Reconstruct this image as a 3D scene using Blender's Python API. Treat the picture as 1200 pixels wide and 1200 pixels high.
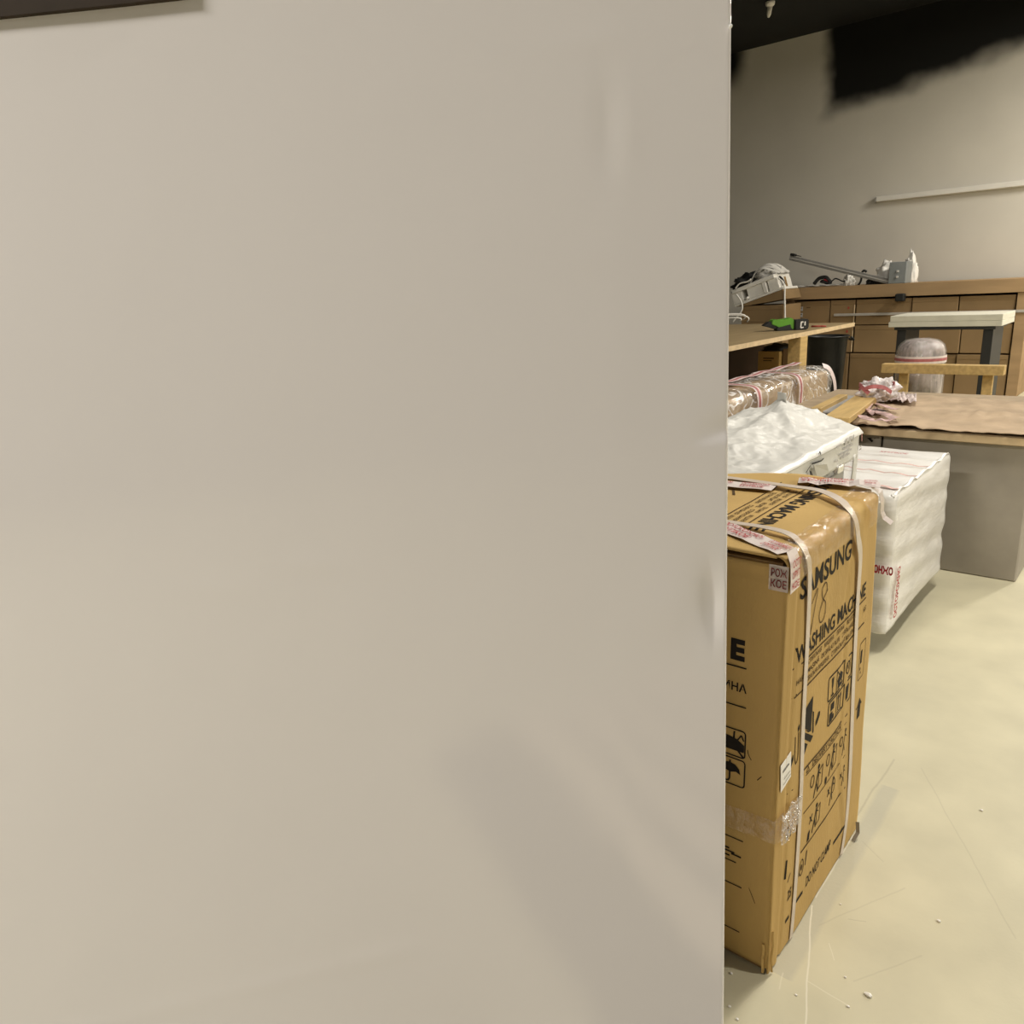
import bpy, bmesh, math, random
from math import pi, sin, cos, tan, exp, sqrt, atan2, radians
from mathutils import Vector, Matrix, noise as mn
random.seed(7)
scene = bpy.context.scene
for o in list(bpy.data.objects):
    bpy.data.objects.remove(o, do_unlink=True)
COL = scene.collection

# ------------------------------------------------------------------ camera
PITCH, ROLL, CAM_H, ROT = 0.27751842, -0.05299783, 1.34607718, pi/2 - 0.848956
Fv = Vector((0, cos(PITCH), -sin(PITCH))); Uv = Vector((0, sin(PITCH), cos(PITCH))); Rv = Vector((1, 0, 0))
Rv, Uv = Rv*cos(ROLL) + Uv*sin(ROLL), Uv*cos(ROLL) - Rv*sin(ROLL)
_rz = Matrix.Rotation(ROT, 3, 'Z')
Fv, Uv, Rv = _rz @ Fv, _rz @ Uv, _rz @ Rv
CAM = Vector((0, 0, CAM_H))
cam_d = bpy.data.cameras.new('camera'); cam_d.sensor_width = 36; cam_d.lens = 27.0
cam_d.clip_start = 0.02; cam_d.clip_end = 60
cam = bpy.data.objects.new('camera', cam_d); COL.objects.link(cam)
m3 = Matrix((Rv, Uv, -Fv)).transposed()
cam.matrix_world = Matrix.Translation(CAM) @ m3.to_4x4()
scene.camera = cam

# ------------------------------------------------------------------ world, exposure, lamps
w = bpy.data.worlds.new('world'); scene.world = w; w.use_nodes = True
w.node_tree.nodes['Background'].inputs[0].default_value = (0.02, 0.02, 0.02, 1)
w.node_tree.nodes['Background'].inputs[1].default_value = 1.0
scene.view_settings.view_transform = 'Standard'; scene.view_settings.look = 'None'
scene.view_settings.gamma = 1; scene.view_settings.use_curve_mapping = False
scene.view_settings.exposure = 0.0
WARM = (1.0, 0.945, 0.85)
def lamp(x, y, z, sx, sy, watts, aim=None, col=WARM):
    l = bpy.data.lights.new('ceiling_lamp', 'AREA'); l.shape = 'RECTANGLE'; l.size = sx; l.size_y = sy
    l.energy = watts; l.color = col
    o = bpy.data.objects.new('ceiling_lamp', l); COL.objects.link(o); o.location = (x, y, z)
    if aim:
        d = Vector(aim) - Vector((x, y, z)); o.rotation_euler = d.to_track_quat('-Z', 'Y').to_euler()
    return o
lamp(4.8, 3.4, 3.9, 1.0, 0.4, 370)
lamp(-2.0, -2.5, 4.0, 1.6, 0.35, 238)
lamp(-0.2, 2.7, 4.0, 0.35, 1.4, 98)
lamp(0.9, 8.6, 4.0, 0.35, 1.6, 285)
lamp(-1.6, 6.2, 4.0, 0.35, 1.6, 25)


# ------------------------------------------------------------------ helpers
def at(px, py, X=None, Y=None, z=None):
    d = Fv + Rv*((px-600)/900) - Uv*((py-600)/900)
    if X is not None: t = X/d.x
    elif Y is not None: t = Y/d.y
    else: t = (z-CAM_H)/d.z
    return CAM + d*t
def lin(v):
    v /= 255.0
    return v/12.92 if v <= 0.04045 else ((v+0.055)/1.055)**2.4
def rgb(r, g, b): return (lin(r), lin(g), lin(b), 1)

def mat(name, col, rough=0.6, var=0.0, vscale=8, bump=0.0, bscale=60, spec=0.5, metal=0.0, stretch=(1,1,1), coat=0.0, col2=None, detail=4):
    m = bpy.data.materials.new(name); m.use_nodes = True
    nt = m.node_tree; b = nt.nodes['Principled BSDF']
    b.inputs['Base Color'].default_value = col; b.inputs['Roughness'].default_value = rough
    b.inputs['Specular IOR Level'].default_value = spec; b.inputs['Metallic'].default_value = metal
    b.inputs['Coat Weight'].default_value = coat
    if var or bump:
        tc = nt.nodes.new('ShaderNodeTexCoord'); mp = nt.nodes.new('ShaderNodeMapping')
        mp.inputs['Scale'].default_value = stretch
        nt.links.new(tc.outputs['Object'], mp.inputs['Vector'])
    if var:
        n = nt.nodes.new('ShaderNodeTexNoise'); n.inputs['Scale'].default_value = vscale; n.inputs['Detail'].default_value = detail
        nt.links.new(mp.outputs[0], n.inputs['Vector'])
        r = nt.nodes.new('ShaderNodeMapRange'); r.inputs[1].default_value = 0.3; r.inputs[2].default_value = 0.7
        nt.links.new(n.outputs[0], r.inputs[0])
        mx = nt.nodes.new('ShaderNodeMix'); mx.data_type = 'RGBA'
        c2 = col2 or tuple(min(1, c*(1+var)) for c in col[:3])+(1,)
        c1 = col if col2 else tuple(c*(1-var) for c in col[:3])+(1,)
        mx.inputs[6].default_value = c1; mx.inputs[7].default_value = c2
        nt.links.new(r.outputs[0], mx.inputs[0]); nt.links.new(mx.outputs[2], b.inputs['Base Color'])
    if bump:
        n2 = nt.nodes.new('ShaderNodeTexNoise'); n2.inputs['Scale'].default_value = bscale; n2.inputs['Detail'].default_value = 5
        nt.links.new(mp.outputs[0], n2.inputs['Vector'])
        bp = nt.nodes.new('ShaderNodeBump'); bp.inputs['Strength'].default_value = bump; bp.inputs['Distance'].default_value = 0.01
        nt.links.new(n2.outputs[0], bp.inputs['Height']); nt.links.new(bp.outputs[0], b.inputs['Normal'])
    return m

def film_mat(name, tint=(1,1,1,1), amount=0.2, bscale=25, white=0.06, strength=0.6, folds=0.0):
    """thin clear plastic film: mostly transparent, wrinkled gloss and a little haze"""
    m = bpy.data.materials.new(name); m.use_nodes = True; nt = m.node_tree; nt.nodes.clear()
    out = nt.nodes.new('ShaderNodeOutputMaterial'); tr = nt.nodes.new('ShaderNodeBsdfTransparent'); tr.inputs[0].default_value = tint
    gl = nt.nodes.new('ShaderNodeBsdfGlossy'); gl.inputs['Roughness'].default_value = 0.12
    df = nt.nodes.new('ShaderNodeBsdfDiffuse'); df.inputs[0].default_value = (0.9, 0.88, 0.86, 1)
    tc = nt.nodes.new('ShaderNodeTexCoord'); n = nt.nodes.new('ShaderNodeTexNoise'); n.inputs['Scale'].default_value = bscale
    n.inputs['Detail'].default_value = 6; n.inputs['Distortion'].default_value = 1.2
    nt.links.new(tc.outputs['Object'], n.inputs['Vector'])
    bp = nt.nodes.new('ShaderNodeBump'); bp.inputs['Strength'].default_value = strength; bp.inputs['Distance'].default_value = 0.03
    nt.links.new(n.outputs[0], bp.inputs['Height'])
    nt.links.new(bp.outputs[0], gl.inputs['Normal'])
    m1 = nt.nodes.new('ShaderNodeMixShader'); m1.inputs[0].default_value = amount
    m2 = nt.nodes.new('ShaderNodeMixShader'); m2.inputs[0].default_value = white
    if folds:  # white streaks on folds: film scatter plus glare painted as diffuse white
        n3 = nt.nodes.new('ShaderNodeTexNoise'); n3.inputs['Scale'].default_value = bscale*0.9; n3.inputs['Detail'].default_value = 4; n3.inputs['Distortion'].default_value = 2.2
        nt.links.new(tc.outputs['Object'], n3.inputs['Vector'])
        a = nt.nodes.new('ShaderNodeMath'); a.operation = 'SUBTRACT'; a.inputs[1].default_value = 0.5; nt.links.new(n3.outputs[0], a.inputs[0])
        b = nt.nodes.new('ShaderNodeMath'); b.operation = 'ABSOLUTE'; nt.links.new(a.outputs[0], b.inputs[0])
        r = nt.nodes.new('ShaderNodeMapRange'); r.inputs[1].default_value = 0.0; r.inputs[2].default_value = 0.035; r.inputs[3].default_value = folds; r.inputs[4].default_value = white
        nt.links.new(b.outputs[0], r.inputs[0]); nt.links.new(r.outputs[0], m2.inputs[0])
    nt.links.new(tr.outputs[0], m1.inputs[1]); nt.links.new(gl.outputs[0], m1.inputs[2])
    nt.links.new(m1.outputs[0], m2.inputs[1]); nt.links.new(df.outputs[0], m2.inputs[2])
    nt.links.new(m2.outputs[0], out.inputs[0])
    return m

def link(name, me, m, parent=None):
    o = bpy.data.objects.new(name, me); COL.objects.link(o)
    if m is not None:
        for x in (m if isinstance(m, (list, tuple)) else [m]): me.materials.append(x)
    if parent is not None:
        o.parent = parent
        o.matrix_parent_inverse = Matrix.Translation(-parent.location) if parent.parent is None else Matrix.Identity(4)
    return o
def obj(name, bm, m, parent=None, smooth=False):
    me = bpy.data.meshes.new(name); bmesh.ops.recalc_face_normals(bm, faces=bm.faces[:]); bm.to_mesh(me); bm.free()
    if smooth:
        for p in me.polygons: p.use_smooth = True
    return link(name, me, m, parent)
def thing(name, label, cat, loc, group=None):
    o = bpy.data.objects.new(name, None); COL.objects.link(o); o.location = loc; o.empty_display_size = 0.05
    o['label'] = label; o['category'] = cat
    if group: o['group'] = group
    return o
def tag(o, label, cat, group=None):
    o['label'] = label; o['category'] = cat
    if group: o['group'] = group
    return o
def struct(o): o['kind'] = 'structure'; return o

def box(bm, lo, hi, bev=0.0, M=None, segs=1):
    v = bmesh.ops.create_cube(bm, size=1)['verts']
    for x in v:
        x.co = Vector(((lo[0]+hi[0])/2+x.co.x*(hi[0]-lo[0]), (lo[1]+hi[1])/2+x.co.y*(hi[1]-lo[1]), (lo[2]+hi[2])/2+x.co.z*(hi[2]-lo[2])))
    vs = list(v)
    if bev:
        ed = list({e for x in v for e in x.link_edges})
        r = bmesh.ops.bevel(bm, geom=ed, offset=bev, segments=segs, affect='EDGES', profile=0.5)
        vs = list({x for f in r['faces'] for x in f.verts} | {x for x in v if x.is_valid})
    if M is not None:
        for x in vs: x.co = M @ x.co
    return vs
def bx(lo, hi, bev=0.0, M=None, segs=1):
    bm = bmesh.new(); box(bm, lo, hi, bev, M, segs); return bm
def tube(bm, pts, r, n=8, closed=False):
    pts = [Vector(p) for p in pts]; rings = []
    for i, p in enumerate(pts):
        t = (pts[min(i+1, len(pts)-1)] - pts[max(i-1, 0)]).normalized()
        a = t.orthogonal().normalized() if i == 0 else (last - t*last.dot(t)).normalized()
        last = a; b = t.cross(a); rr = r[i] if isinstance(r, (list, tuple)) else r
        rings.append([bm.verts.new(p + (a*cos(2*pi*k/n) + b*sin(2*pi*k/n))*rr) for k in range(n)])
    for i in range(len(rings)-1):
        for k in range(n):
            bm.faces.new((rings[i][k], rings[i][(k+1) % n], rings[i+1][(k+1) % n], rings[i+1][k]))
    bm.faces.new(rings[0][::-1]); bm.faces.new(rings[-1])
def smooth_path(pts, n=8):
    pts = [Vector(p) for p in pts]; out = []
    for i in range(len(pts)-1):
        p0, p1, p2, p3 = pts[max(i-1, 0)], pts[i], pts[i+1], pts[min(i+2, len(pts)-1)]
        for k in range(n):
            t = k/n
            out.append(0.5*((2*p1)+(p2-p0)*t+(2*p0-5*p1+4*p2-p3)*t*t+(3*p1-p0-3*p2+p3)*t**3))
    out.append(pts[-1]); return out
def ribbon(bm, pts, wdir, width, thick=0.0012, normals=None):
    """flat band following pts, wdir = direction of its width (vector or list)"""
    pts = [Vector(p) for p in pts]; rows = []
    for i, p in enumerate(pts):
        t = (pts[min(i+1, len(pts)-1)] - pts[max(i-1, 0)]).normalized()
        wd = Vector(wdir[i] if isinstance(wdir, list) else wdir); wd = (wd - t*wd.dot(t)).normalized(); n = wd.cross(t)
        rows.append([bm.verts.new(p+wd*width/2+n*thick/2), bm.verts.new(p-wd*width/2+n*thick/2), bm.verts.new(p-wd*width/2-n*thick/2), bm.verts.new(p+wd*width/2-n*thick/2)])
    for a, b in zip(rows, rows[1:]):
        for k in range(4): bm.faces.new((a[k], a[(k+1) % 4], b[(k+1) % 4], b[k]))
    bm.faces.new(rows[0][::-1]); bm.faces.new(rows[-1])
def grid(nu, nv, fn, wrap=False):
    bm = bmesh.new(); g = [[bm.verts.new(fn(i/nu, j/nv)) for j in range(nv+1)] for i in range(nu+1)]
    for i in range(nu):
        for j in range(nv): bm.faces.new((g[i][j], g[i+1][j], g[i+1][j+1], g[i][j+1]))
    return bm
def solid(bm, t, dr=(0, 0, -1)):
    d = Vector(dr)*t; r = bmesh.ops.extrude_face_region(bm, geom=bm.faces[:])
    for q in r['geom']:
        if isinstance(q, bmesh.types.BMVert): q.co += d
    return bm
def fbm(p, s=1.0, o=4): return mn.fractal(Vector(p)*s, 1.0, 2.0, o)

# ---- flat print: everything is laid out on a face with axes e1 (reading direction) and e2 (up)
class Face:
    def __init__(s, origin, e1, e2, off=0.0007, warp=None):
        s.o = Vector(origin); s.e1 = Vector(e1); s.e2 = Vector(e2); s.n = s.e1.cross(s.e2).normalized(); s.off = off; s.warp = warp; s.bm = bmesh.new()
    def P(s, u, v, lift=0.0):
        p = s.o + s.e1*u + s.e2*v
        d = s.warp(p) if s.warp else 0.0
        return p + s.n*(s.off + d + lift)
    def poly(s, pts):
        try: s.bm.faces.new([s.bm.verts.new(s.P(u, v)) for u, v in pts])
        except ValueError: pass
    def rect(s, u0, v0, u1, v1): s.poly([(u0, v0), (u1, v0), (u1, v1), (u0, v1)])
    def line(s, pts, wd):
        for (a, b), (c, d) in zip(pts, pts[1:]):
            L = sqrt((c-a)**2+(d-b)**2) or 1; nx, ny = -(d-b)/L*wd/2, (c-a)/L*wd/2
            k = max(1, int(L/0.04))
            for i in range(k):
                x0, y0 = a+(c-a)*i/k, b+(d-b)*i/k; x1, y1 = a+(c-a)*(i+1)/k, b+(d-b)*(i+1)/k
                s.poly([(x0+nx, y0+ny), (x0-nx, y0-ny), (x1-nx, y1-ny), (x1+nx, y1+ny)])
    def disc(s, u, v, r, ry=None): s.poly([(u+r*cos(2*pi*k/12), v+(ry or r)*sin(2*pi*k/12)) for k in range(12)])
    def ring(s, u, v, r, wd, ry=None, a0=0, a1=2*pi): s.line([(u+r*cos(a0+(a1-a0)*k/14), v+(ry or r)*sin(a0+(a1-a0)*k/14)) for k in range(15)], wd)
    def frame(s, u0, v0, u1, v1, wd, r=0.006):
        p = []
        for cx, cy, a in ((u1-r, v1-r, 0), (u0+r, v1-r, pi/2), (u0+r, v0+r, pi), (u1-r, v0+r, 3*pi/2)):
            p += [(cx+r*cos(a+k*pi/6), cy+r*sin(a+k*pi/6)) for k in range(4)]
        s.line(p+[p[0]], wd)
    def text(s, txt, u, v, h, width=None, bold=0.0, align='L', shear=0.0, rot180=False):
        """txt with baseline start (u, v), capital height h, squeezed to the given width"""
        cu = bpy.data.curves.new('t', 'FONT'); cu.body = txt; cu.offset = bold; cu.shear = shear; cu.resolution_u = 3
        to = bpy.data.objects.new('t', cu); COL.objects.link(to)
        dg = bpy.context.evaluated_depsgraph_get(); dg.update()
        me = bpy.data.meshes.new_from_object(to.evaluated_get(dg))
        bpy.data.objects.remove(to, do_unlink=True)
        xs = [q.co.x for q in me.vertices]; ys = [q.co.y for q in me.vertices]
        if not xs: return
        x0, x1 = min(xs), max(xs); sy = h/0.73; sx = (width/(x1-x0)) if width else sy
        W = (x1-x0)*sx
        vs = []
        for q in me.vertices:
            a, b = (q.co.x-x0)*sx, q.co.y*sy
            if rot180: a, b = W-a, h-b
            if align == 'R': a -= W
            vs.append(s.bm.verts.new(s.P(u+a, v+b)))
        for p in me.polygons:
            try: s.bm.faces.new([vs[i] for i in p.vertices])
            except ValueError: pass
        bpy.data.meshes.remove(me)
    def done(s, name, m, parent):
        me = bpy.data.meshes.new(name); s.bm.to_mesh(me); s.bm.free(); o = link(name, me, m, parent); o['kind'] = 'stuff'; return o

# ------------------------------------------------------------------ materials
CARD = mat('cardboard', (0.52, 0.345, 0.125, 1), 0.75, var=0.10, vscale=5, bump=0.12, bscale=240, stretch=(1, 1, 0.25), spec=0.25)
CARD_IN = mat('cardboard_inner', (0.26, 0.165, 0.07, 1), 0.85, var=0.1, vscale=6, spec=0.2)
CARD_BACK = mat('plain_brown_cardboard', (0.265, 0.175, 0.085, 1), 0.8, var=0.12, vscale=2.5, bump=0.1, bscale=90, spec=0.2)
INK = mat('black_print', (0.016, 0.012, 0.009, 1), 0.7, var=0.2, vscale=80, spec=0.2)
INK_BROWN = mat('brown_print', (0.075, 0.045, 0.018, 1), 0.75, var=0.2, vscale=80, spec=0.2)
RED = mat('red_print', (0.40, 0.020, 0.028, 1), 0.5, var=0.2, vscale=60)
DARKRED = mat('dark_red_print', (0.13, 0.012, 0.016, 1), 0.5, var=0.2, vscale=60)
TAPE = mat('white_tape', (0.74, 0.66, 0.62, 1), 0.35, var=0.06, vscale=20, bump=0.15, bscale=40)
STRAP = mat('white_strap', (0.62, 0.53, 0.44, 1), 0.35, var=0.06, vscale=30, bump=0.08, bscale=120)
PAPER = mat('white_paper', (0.85, 0.82, 0.76, 1), 0.7, var=0.04, vscale=30)
CLEAR = film_mat('clear_tape', (1, 0.97, 0.92, 1), 0.10, 18, 0.02, 0.6, 0.10)
FILM = film_mat('clear_film', (1, 0.98, 0.97, 1), 0.16, 9, 0.10, 0.9)
WOOD = mat('raw_pine', (0.50, 0.34, 0.135, 1), 0.65, var=0.16, vscale=7, bump=0.15, bscale=40, stretch=(6, 0.6, 6), spec=0.3)
PLY = mat('plywood_top', (0.31, 0.225, 0.115, 1), 0.6, var=0.10, vscale=3, stretch=(4, 0.5, 4), spec=0.3)
PLY_EDGE = mat('plywood_edge', (0.62, 0.47, 0.28, 1), 0.6, var=0.12, vscale=20, spec=0.3)
BLACK = mat('black_plastic', (0.012, 0.012, 0.011, 1), 0.5, var=0.2, vscale=10)
BINBLACK = mat('bin_plastic', (0.013, 0.013, 0.012, 1), 0.42, var=0.3, vscale=6, bump=0.2, bscale=25)
GREY = mat('grey_metal', (0.30, 0.29, 0.27, 1), 0.4, var=0.1, vscale=12, metal=0.4)
LGREY = mat('pale_grey', (0.50, 0.48, 0.44, 1), 0.5, var=0.08, vscale=10)
WHITEP = mat('white_plastic', (0.86, 0.83, 0.76, 1), 0.45, var=0.05, vscale=10)
GREEN = mat('green_plastic', (0.11, 0.32, 0.022, 1), 0.4, var=0.12, vscale=15)
REDP = mat('red_plastic', (0.36, 0.05, 0.03, 1), 0.45, var=0.1, vscale=15)
FOAMW = mat('milky_film', (0.60, 0.59, 0.55, 1), 0.36, var=0.05, vscale=4, bump=0.35, bscale=9, stretch=(1, 1, 1), detail=6)
STEELW = mat('grey_sheet', (0.34, 0.34, 0.34, 1), 0.35, var=0.2, vscale=12)

def paint_white():
    m = mat('enamel_white', (0.80, 0.775, 0.79, 1), 0.10, spec=0.8)
    nt = m.node_tree; b = nt.nodes['Principled BSDF']
    tc = nt.nodes.new('ShaderNodeTexCoord'); n = nt.nodes.new('ShaderNodeTexNoise'); n.inputs['Scale'].default_value = 900; n.inputs['Detail'].default_value = 2
    nt.links.new(tc.outputs['Object'], n.inputs['Vector'])
    bp = nt.nodes.new('ShaderNodeBump'); bp.inputs['Strength'].default_value = 0.03; bp.inputs['Distance'].default_value = 0.001
    nt.links.new(n.outputs[0], bp.inputs['Height']); nt.links.new(bp.outputs[0], b.inputs['Normal'])
    return m
ENAMEL = paint_white()

def line_mask(nt, sep, p0, p1, width, soft):
    """1 near the segment p0-p1 on the floor, 0 elsewhere"""
    L = math.hypot(p1[0]-p0[0], p1[1]-p0[1]); tx, ty = (p1[0]-p0[0])/L, (p1[1]-p0[1])/L
    def math_(op, a, b=None):
        n = nt.nodes.new('ShaderNodeMath'); n.operation = op
        for i, q in enumerate((a, b)):
            if q is None: continue
            if isinstance(q, (int, float)): n.inputs[i].default_value = q
            else: nt.links.new(q, n.inputs[i])
        return n.outputs[0]
    dx = math_('SUBTRACT', sep.outputs[0], p0[0]); dy = math_('SUBTRACT', sep.outputs[1], p0[1])
    along = math_('ADD', math_('MULTIPLY', dx, tx), math_('MULTIPLY', dy, ty))
    acr = math_('ABSOLUTE', math_('ADD', math_('MULTIPLY', dx, -ty), math_('MULTIPLY', dy, tx)))
    r = nt.nodes.new('ShaderNodeMapRange'); r.inputs[1].default_value = width/2; r.inputs[2].default_value = width/2+soft; r.inputs[3].default_value = 1; r.inputs[4].default_value = 0
    nt.links.new(acr, r.inputs[0])
    return math_('MULTIPLY', math_('MULTIPLY', r.outputs[0], math_('GREATER_THAN', along, 0.0)), math_('LESS_THAN', along, L))

def floor_mat():
    m = mat('painted_concrete', (0.55, 0.51, 0.36, 1), 0.42, var=0.085, vscale=5, bump=0.05, bscale=120, spec=0.4, detail=8)
    nt = m.node_tree; b = nt.nodes['Principled BSDF']
    src = b.inputs['Base Color'].links[0].from_socket
    geo = nt.nodes.new('ShaderNodeNewGeometry'); nz = nt.nodes.new('ShaderNodeTexNoise'); nz.inputs['Scale'].default_value = 9; nz.inputs['Detail'].default_value = 3
    nt.links.new(geo.outputs['Position'], nz.inputs['Vector'])
    mul = nt.nodes.new('ShaderNodeVectorMath'); mul.operation = 'SCALE'; mul.inputs['Scale'].default_value = 0.012
    nt.links.new(nz.outputs[1], mul.inputs[0])
    add = nt.nodes.new('ShaderNodeVectorMath'); add.operation = 'ADD'
    nt.links.new(geo.outputs['Position'], add.inputs[0]); nt.links.new(mul.outputs[0], add.inputs[1])
    sep = nt.nodes.new('ShaderNodeSeparateXYZ'); nt.links.new(add.outputs[0], sep.inputs[0])
    off = 0.006
    def stain_or_shade(src, p0, p1, width, soft, col, amt):
        mk = line_mask(nt, sep, (p0[0]+off, p0[1]+off), (p1[0]+off, p1[1]+off), width, soft)
        mm = nt.nodes.new('ShaderNodeMath'); mm.operation = 'MULTIPLY'; mm.inputs[1].default_value = amt
        nt.links.new(mk, mm.inputs[0])
        mx = nt.nodes.new('ShaderNodeMix'); mx.data_type = 'RGBA'; mx.inputs[7].default_value = col
        nt.links.new(mm.outputs[0], mx.inputs[0]); nt.links.new(src, mx.inputs[6]); return mx.outputs[2]
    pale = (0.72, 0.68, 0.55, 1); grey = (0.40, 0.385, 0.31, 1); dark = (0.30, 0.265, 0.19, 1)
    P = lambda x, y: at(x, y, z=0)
    src = stain_or_shade(src, (-0.440, 1.24), (-0.440, 2.0), 0.030, 0.012, grey, 0.5)              # contact shade along the carton, painted into the floor colour
    src = stain_or_shade(src, P(955, 1052), P(1000, 978), 0.002, 0.002, pale, 0.6)
    src = stain_or_shade(src, P(951, 1061), P(943, 1215), 0.0015, 0.0015, pale, 0.8)              # long pale scratch
    src = stain_or_shade(src, P(947, 1150), P(996, 1180), 0.001, 0.0015, pale, 0.45)
    src = stain_or_shade(src, P(971, 1105), P(977, 1125), 0.001, 0.001, pale, 0.5)
    src = stain_or_shade(src, P(995, 1077), P(1016, 1080), 0.001, 0.001, dark, 0.4)
    src = stain_or_shade(src, P(1004, 955), P(1048, 890), 0.002, 0.003, dark, 0.35)
    src = stain_or_shade(src, P(960, 1085), P(1060, 1040), 0.001, 0.002, dark, 0.2)
    src = stain_or_shade(src, P(1000, 1150), P(1080, 1120), 0.001, 0.002, dark, 0.2)
    src = stain_or_shade(src, P(1010, 985), P(1036, 1010), 0.001, 0.002, dark, 0.22)
    src = stain_or_shade(src, P(918, 1140), P(913, 1160), 0.001, 0.0015, pale, 0.4)
    src = stain_or_shade(src, P(1080, 900), P(1190, 1100), 0.001, 0.002, dark, 0.22)
    nt.links.new(src, b.inputs['Base Color'])
    return m

def wall_mat(z_top):
    """grey painted wall with black overspray clouds coming down from the ceiling"""
    m = mat('grey_wall_paint', (0.60, 0.565, 0.49, 1), 0.7, var=0.03, vscale=2, bump=0.03, bscale=60, spec=0.3)
    nt = m.node_tree; b = nt.nodes['Principled BSDF']; src = b.inputs['Base Color'].links[0].from_socket
    geo = nt.nodes.new('ShaderNodeNewGeometry'); sep = nt.nodes.new('ShaderNodeSeparateXYZ'); nt.links.new(geo.outputs['Position'], sep.inputs[0])
    nz = nt.nodes.new('ShaderNodeTexNoise'); nz.inputs['Scale'].default_value = 1.6; nz.inputs['Detail'].default_value = 3
    nt.links.new(geo.outputs['Position'], nz.inputs['Vector'])
    def M(op, a, c):
        n = nt.nodes.new('ShaderNodeMath'); n.operation = op
        for i, q in enumerate((a, c)):
            if isinstance(q, (int, float)): n.inputs[i].default_value = q
            else: nt.links.new(q, n.inputs[i])
        return n.outputs[0]
    jit = M('MULTIPLY', M('SUBTRACT', nz.outputs[0], 0.5), 0.35)
    def step(sock, a, c):
        r = nt.nodes.new('ShaderNodeMapRange'); r.interpolation_type = 'SMOOTHSTEP'; r.inputs[1].default_value = a; r.inputs[2].default_value = c
        nt.links.new(sock, r.inputs[0]); return r.outputs[0]
    A = at(972, 100, Y=WALL_Y); B = at(1060, 105, Y=WALL_Y)
    # big cloud: right of A.x, its lower edge climbing to the right of the frame
    xr = M('ADD', sep.outputs[0], jit); zr = M('ADD', sep.outputs[2], jit)
    low = M('ADD', M('MULTIPLY', M('SUBTRACT', sep.outputs[0], A.x), 0.16), at(985, 128, Y=WALL_Y).z - 0.02)
    big = M('MULTIPLY', step(xr, A.x-0.13, A.x+0.07), step(M('SUBTRACT', zr, low), -0.16, 0.12))
    C = at(874, 88, Y=WALL_Y)
    small = M('MULTIPLY', M('SUBTRACT', 1.0, step(xr, C.x-0.22, C.x+0.06)), step(zr, C.z-0.25, C.z+0.1))
    mk = M('MAXIMUM', big, small)
    mx = nt.nodes.new('ShaderNodeMix'); mx.data_type = 'RGBA'; mx.inputs[7].default_value = (0.006, 0.006, 0.005, 1)
    nt.links.new(mk, mx.inputs[0]); nt.links.new(src, mx.inputs[6]); nt.links.new(mx.outputs[2], b.inputs['Base Color'])
    return m

# ------------------------------------------------------------------ room shell
WALL_Y = 10.6
CEIL_Z = 4.215
RX0, RX1, RY0 = -10.0, 7.0, -5.0
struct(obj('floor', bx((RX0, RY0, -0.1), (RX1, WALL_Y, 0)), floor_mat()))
CEILM = mat('black_ceiling_paint', (0.006, 0.006, 0.005, 1), 0.8, var=0.3, vscale=3)
struct(obj('ceiling', bx((RX0, RY0, CEIL_Z), (RX1, WALL_Y, CEIL_Z+0.1)), CEILM))
struct(obj('wall_back', bx((RX0-0.1, WALL_Y, -0.1), (RX1+0.1, WALL_Y+0.1, CEIL_Z+0.1)), wall_mat(CEIL_Z)))
WALLM = mat('side_wall_paint', (0.25, 0.24, 0.22, 1), 0.7, var=0.03, vscale=2, spec=0.3)
struct(obj('wall_left', bx((RX0-0.1, RY0, -0.1), (RX0, WALL_Y, CEIL_Z+0.1)), WALLM))
struct(obj('wall_right', bx((RX1, RY0, -0.1), (RX1+0.1, WALL_Y, CEIL_Z+0.1)), WALLM))
struct(obj('wall_front', bx((RX0-0.1, RY0-0.1, -0.1), (RX1+0.1, RY0, CEIL_Z+0.1)), WALLM))
dr1 = struct(obj('added_door_1', bx((3.35, RY0, 0), (6.4, RY0+0.06, 3.1), 0.01), mat('added_dark_door', (0.05, 0.05, 0.05, 1), 0.6, var=0.1)))  # unseen door, added to darken the right part of the enamel's reflection
obj('added_door_handle', bx((3.5, RY0+0.06, 0.95), (3.62, RY0+0.10, 1.0), 0.01), mat('door_steel', (0.4, 0.4, 0.4, 1), 0.3, metal=0.8), dr1)

# ------------------------------------------------------------------ refrigerator (its bare side fills most of the view)
r0 = Vector((Rv.x, Rv.y, 0)).normalized(); f0 = Vector((Fv.x, Fv.y, 0)); f0 = (f0 - r0*f0.dot(r0)).normalized()
ya = radians(8.0)
ph = r0*cos(ya) - f0*sin(ya); pin = f0*cos(ya) + r0*sin(ya); ez = Vector((0, 0, 1))
PANEL0 = CAM + (Fv + Rv*((853.3-600)/900))*0.62
def px_of(P):
    d = P-CAM; q = d.dot(Fv); return 600+900*d.dot(Rv)/q, 600-900*d.dot(Uv)/q
k0, k1 = -0.3, 0.3
for _ in range(40):
    k = (k0+k1)/2; x, y = px_of(PANEL0 + (ez+ph*k)*0.3)
    if x < 858.0-9.5*y/1200: k0 = k
    else: k1 = k
pe = (ez+ph*k).normalized(); phh = (ph - pe*ph.dot(pe)).normalized()
def panel_uv(px, py):
    d = Fv + Rv*((px-600)/900) - Uv*((py-600)/900); t = (PANEL0-CAM).dot(pin)/d.dot(pin)
    q = CAM + d*t - PANEL0; return -q.dot(phh), q.dot(pe)
def panel_P(u, v, h=0.0): return PANEL0 - phh*u + pe*v - pin*h
FW, FH, FD = 0.86, 1.86, 0.60
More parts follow.
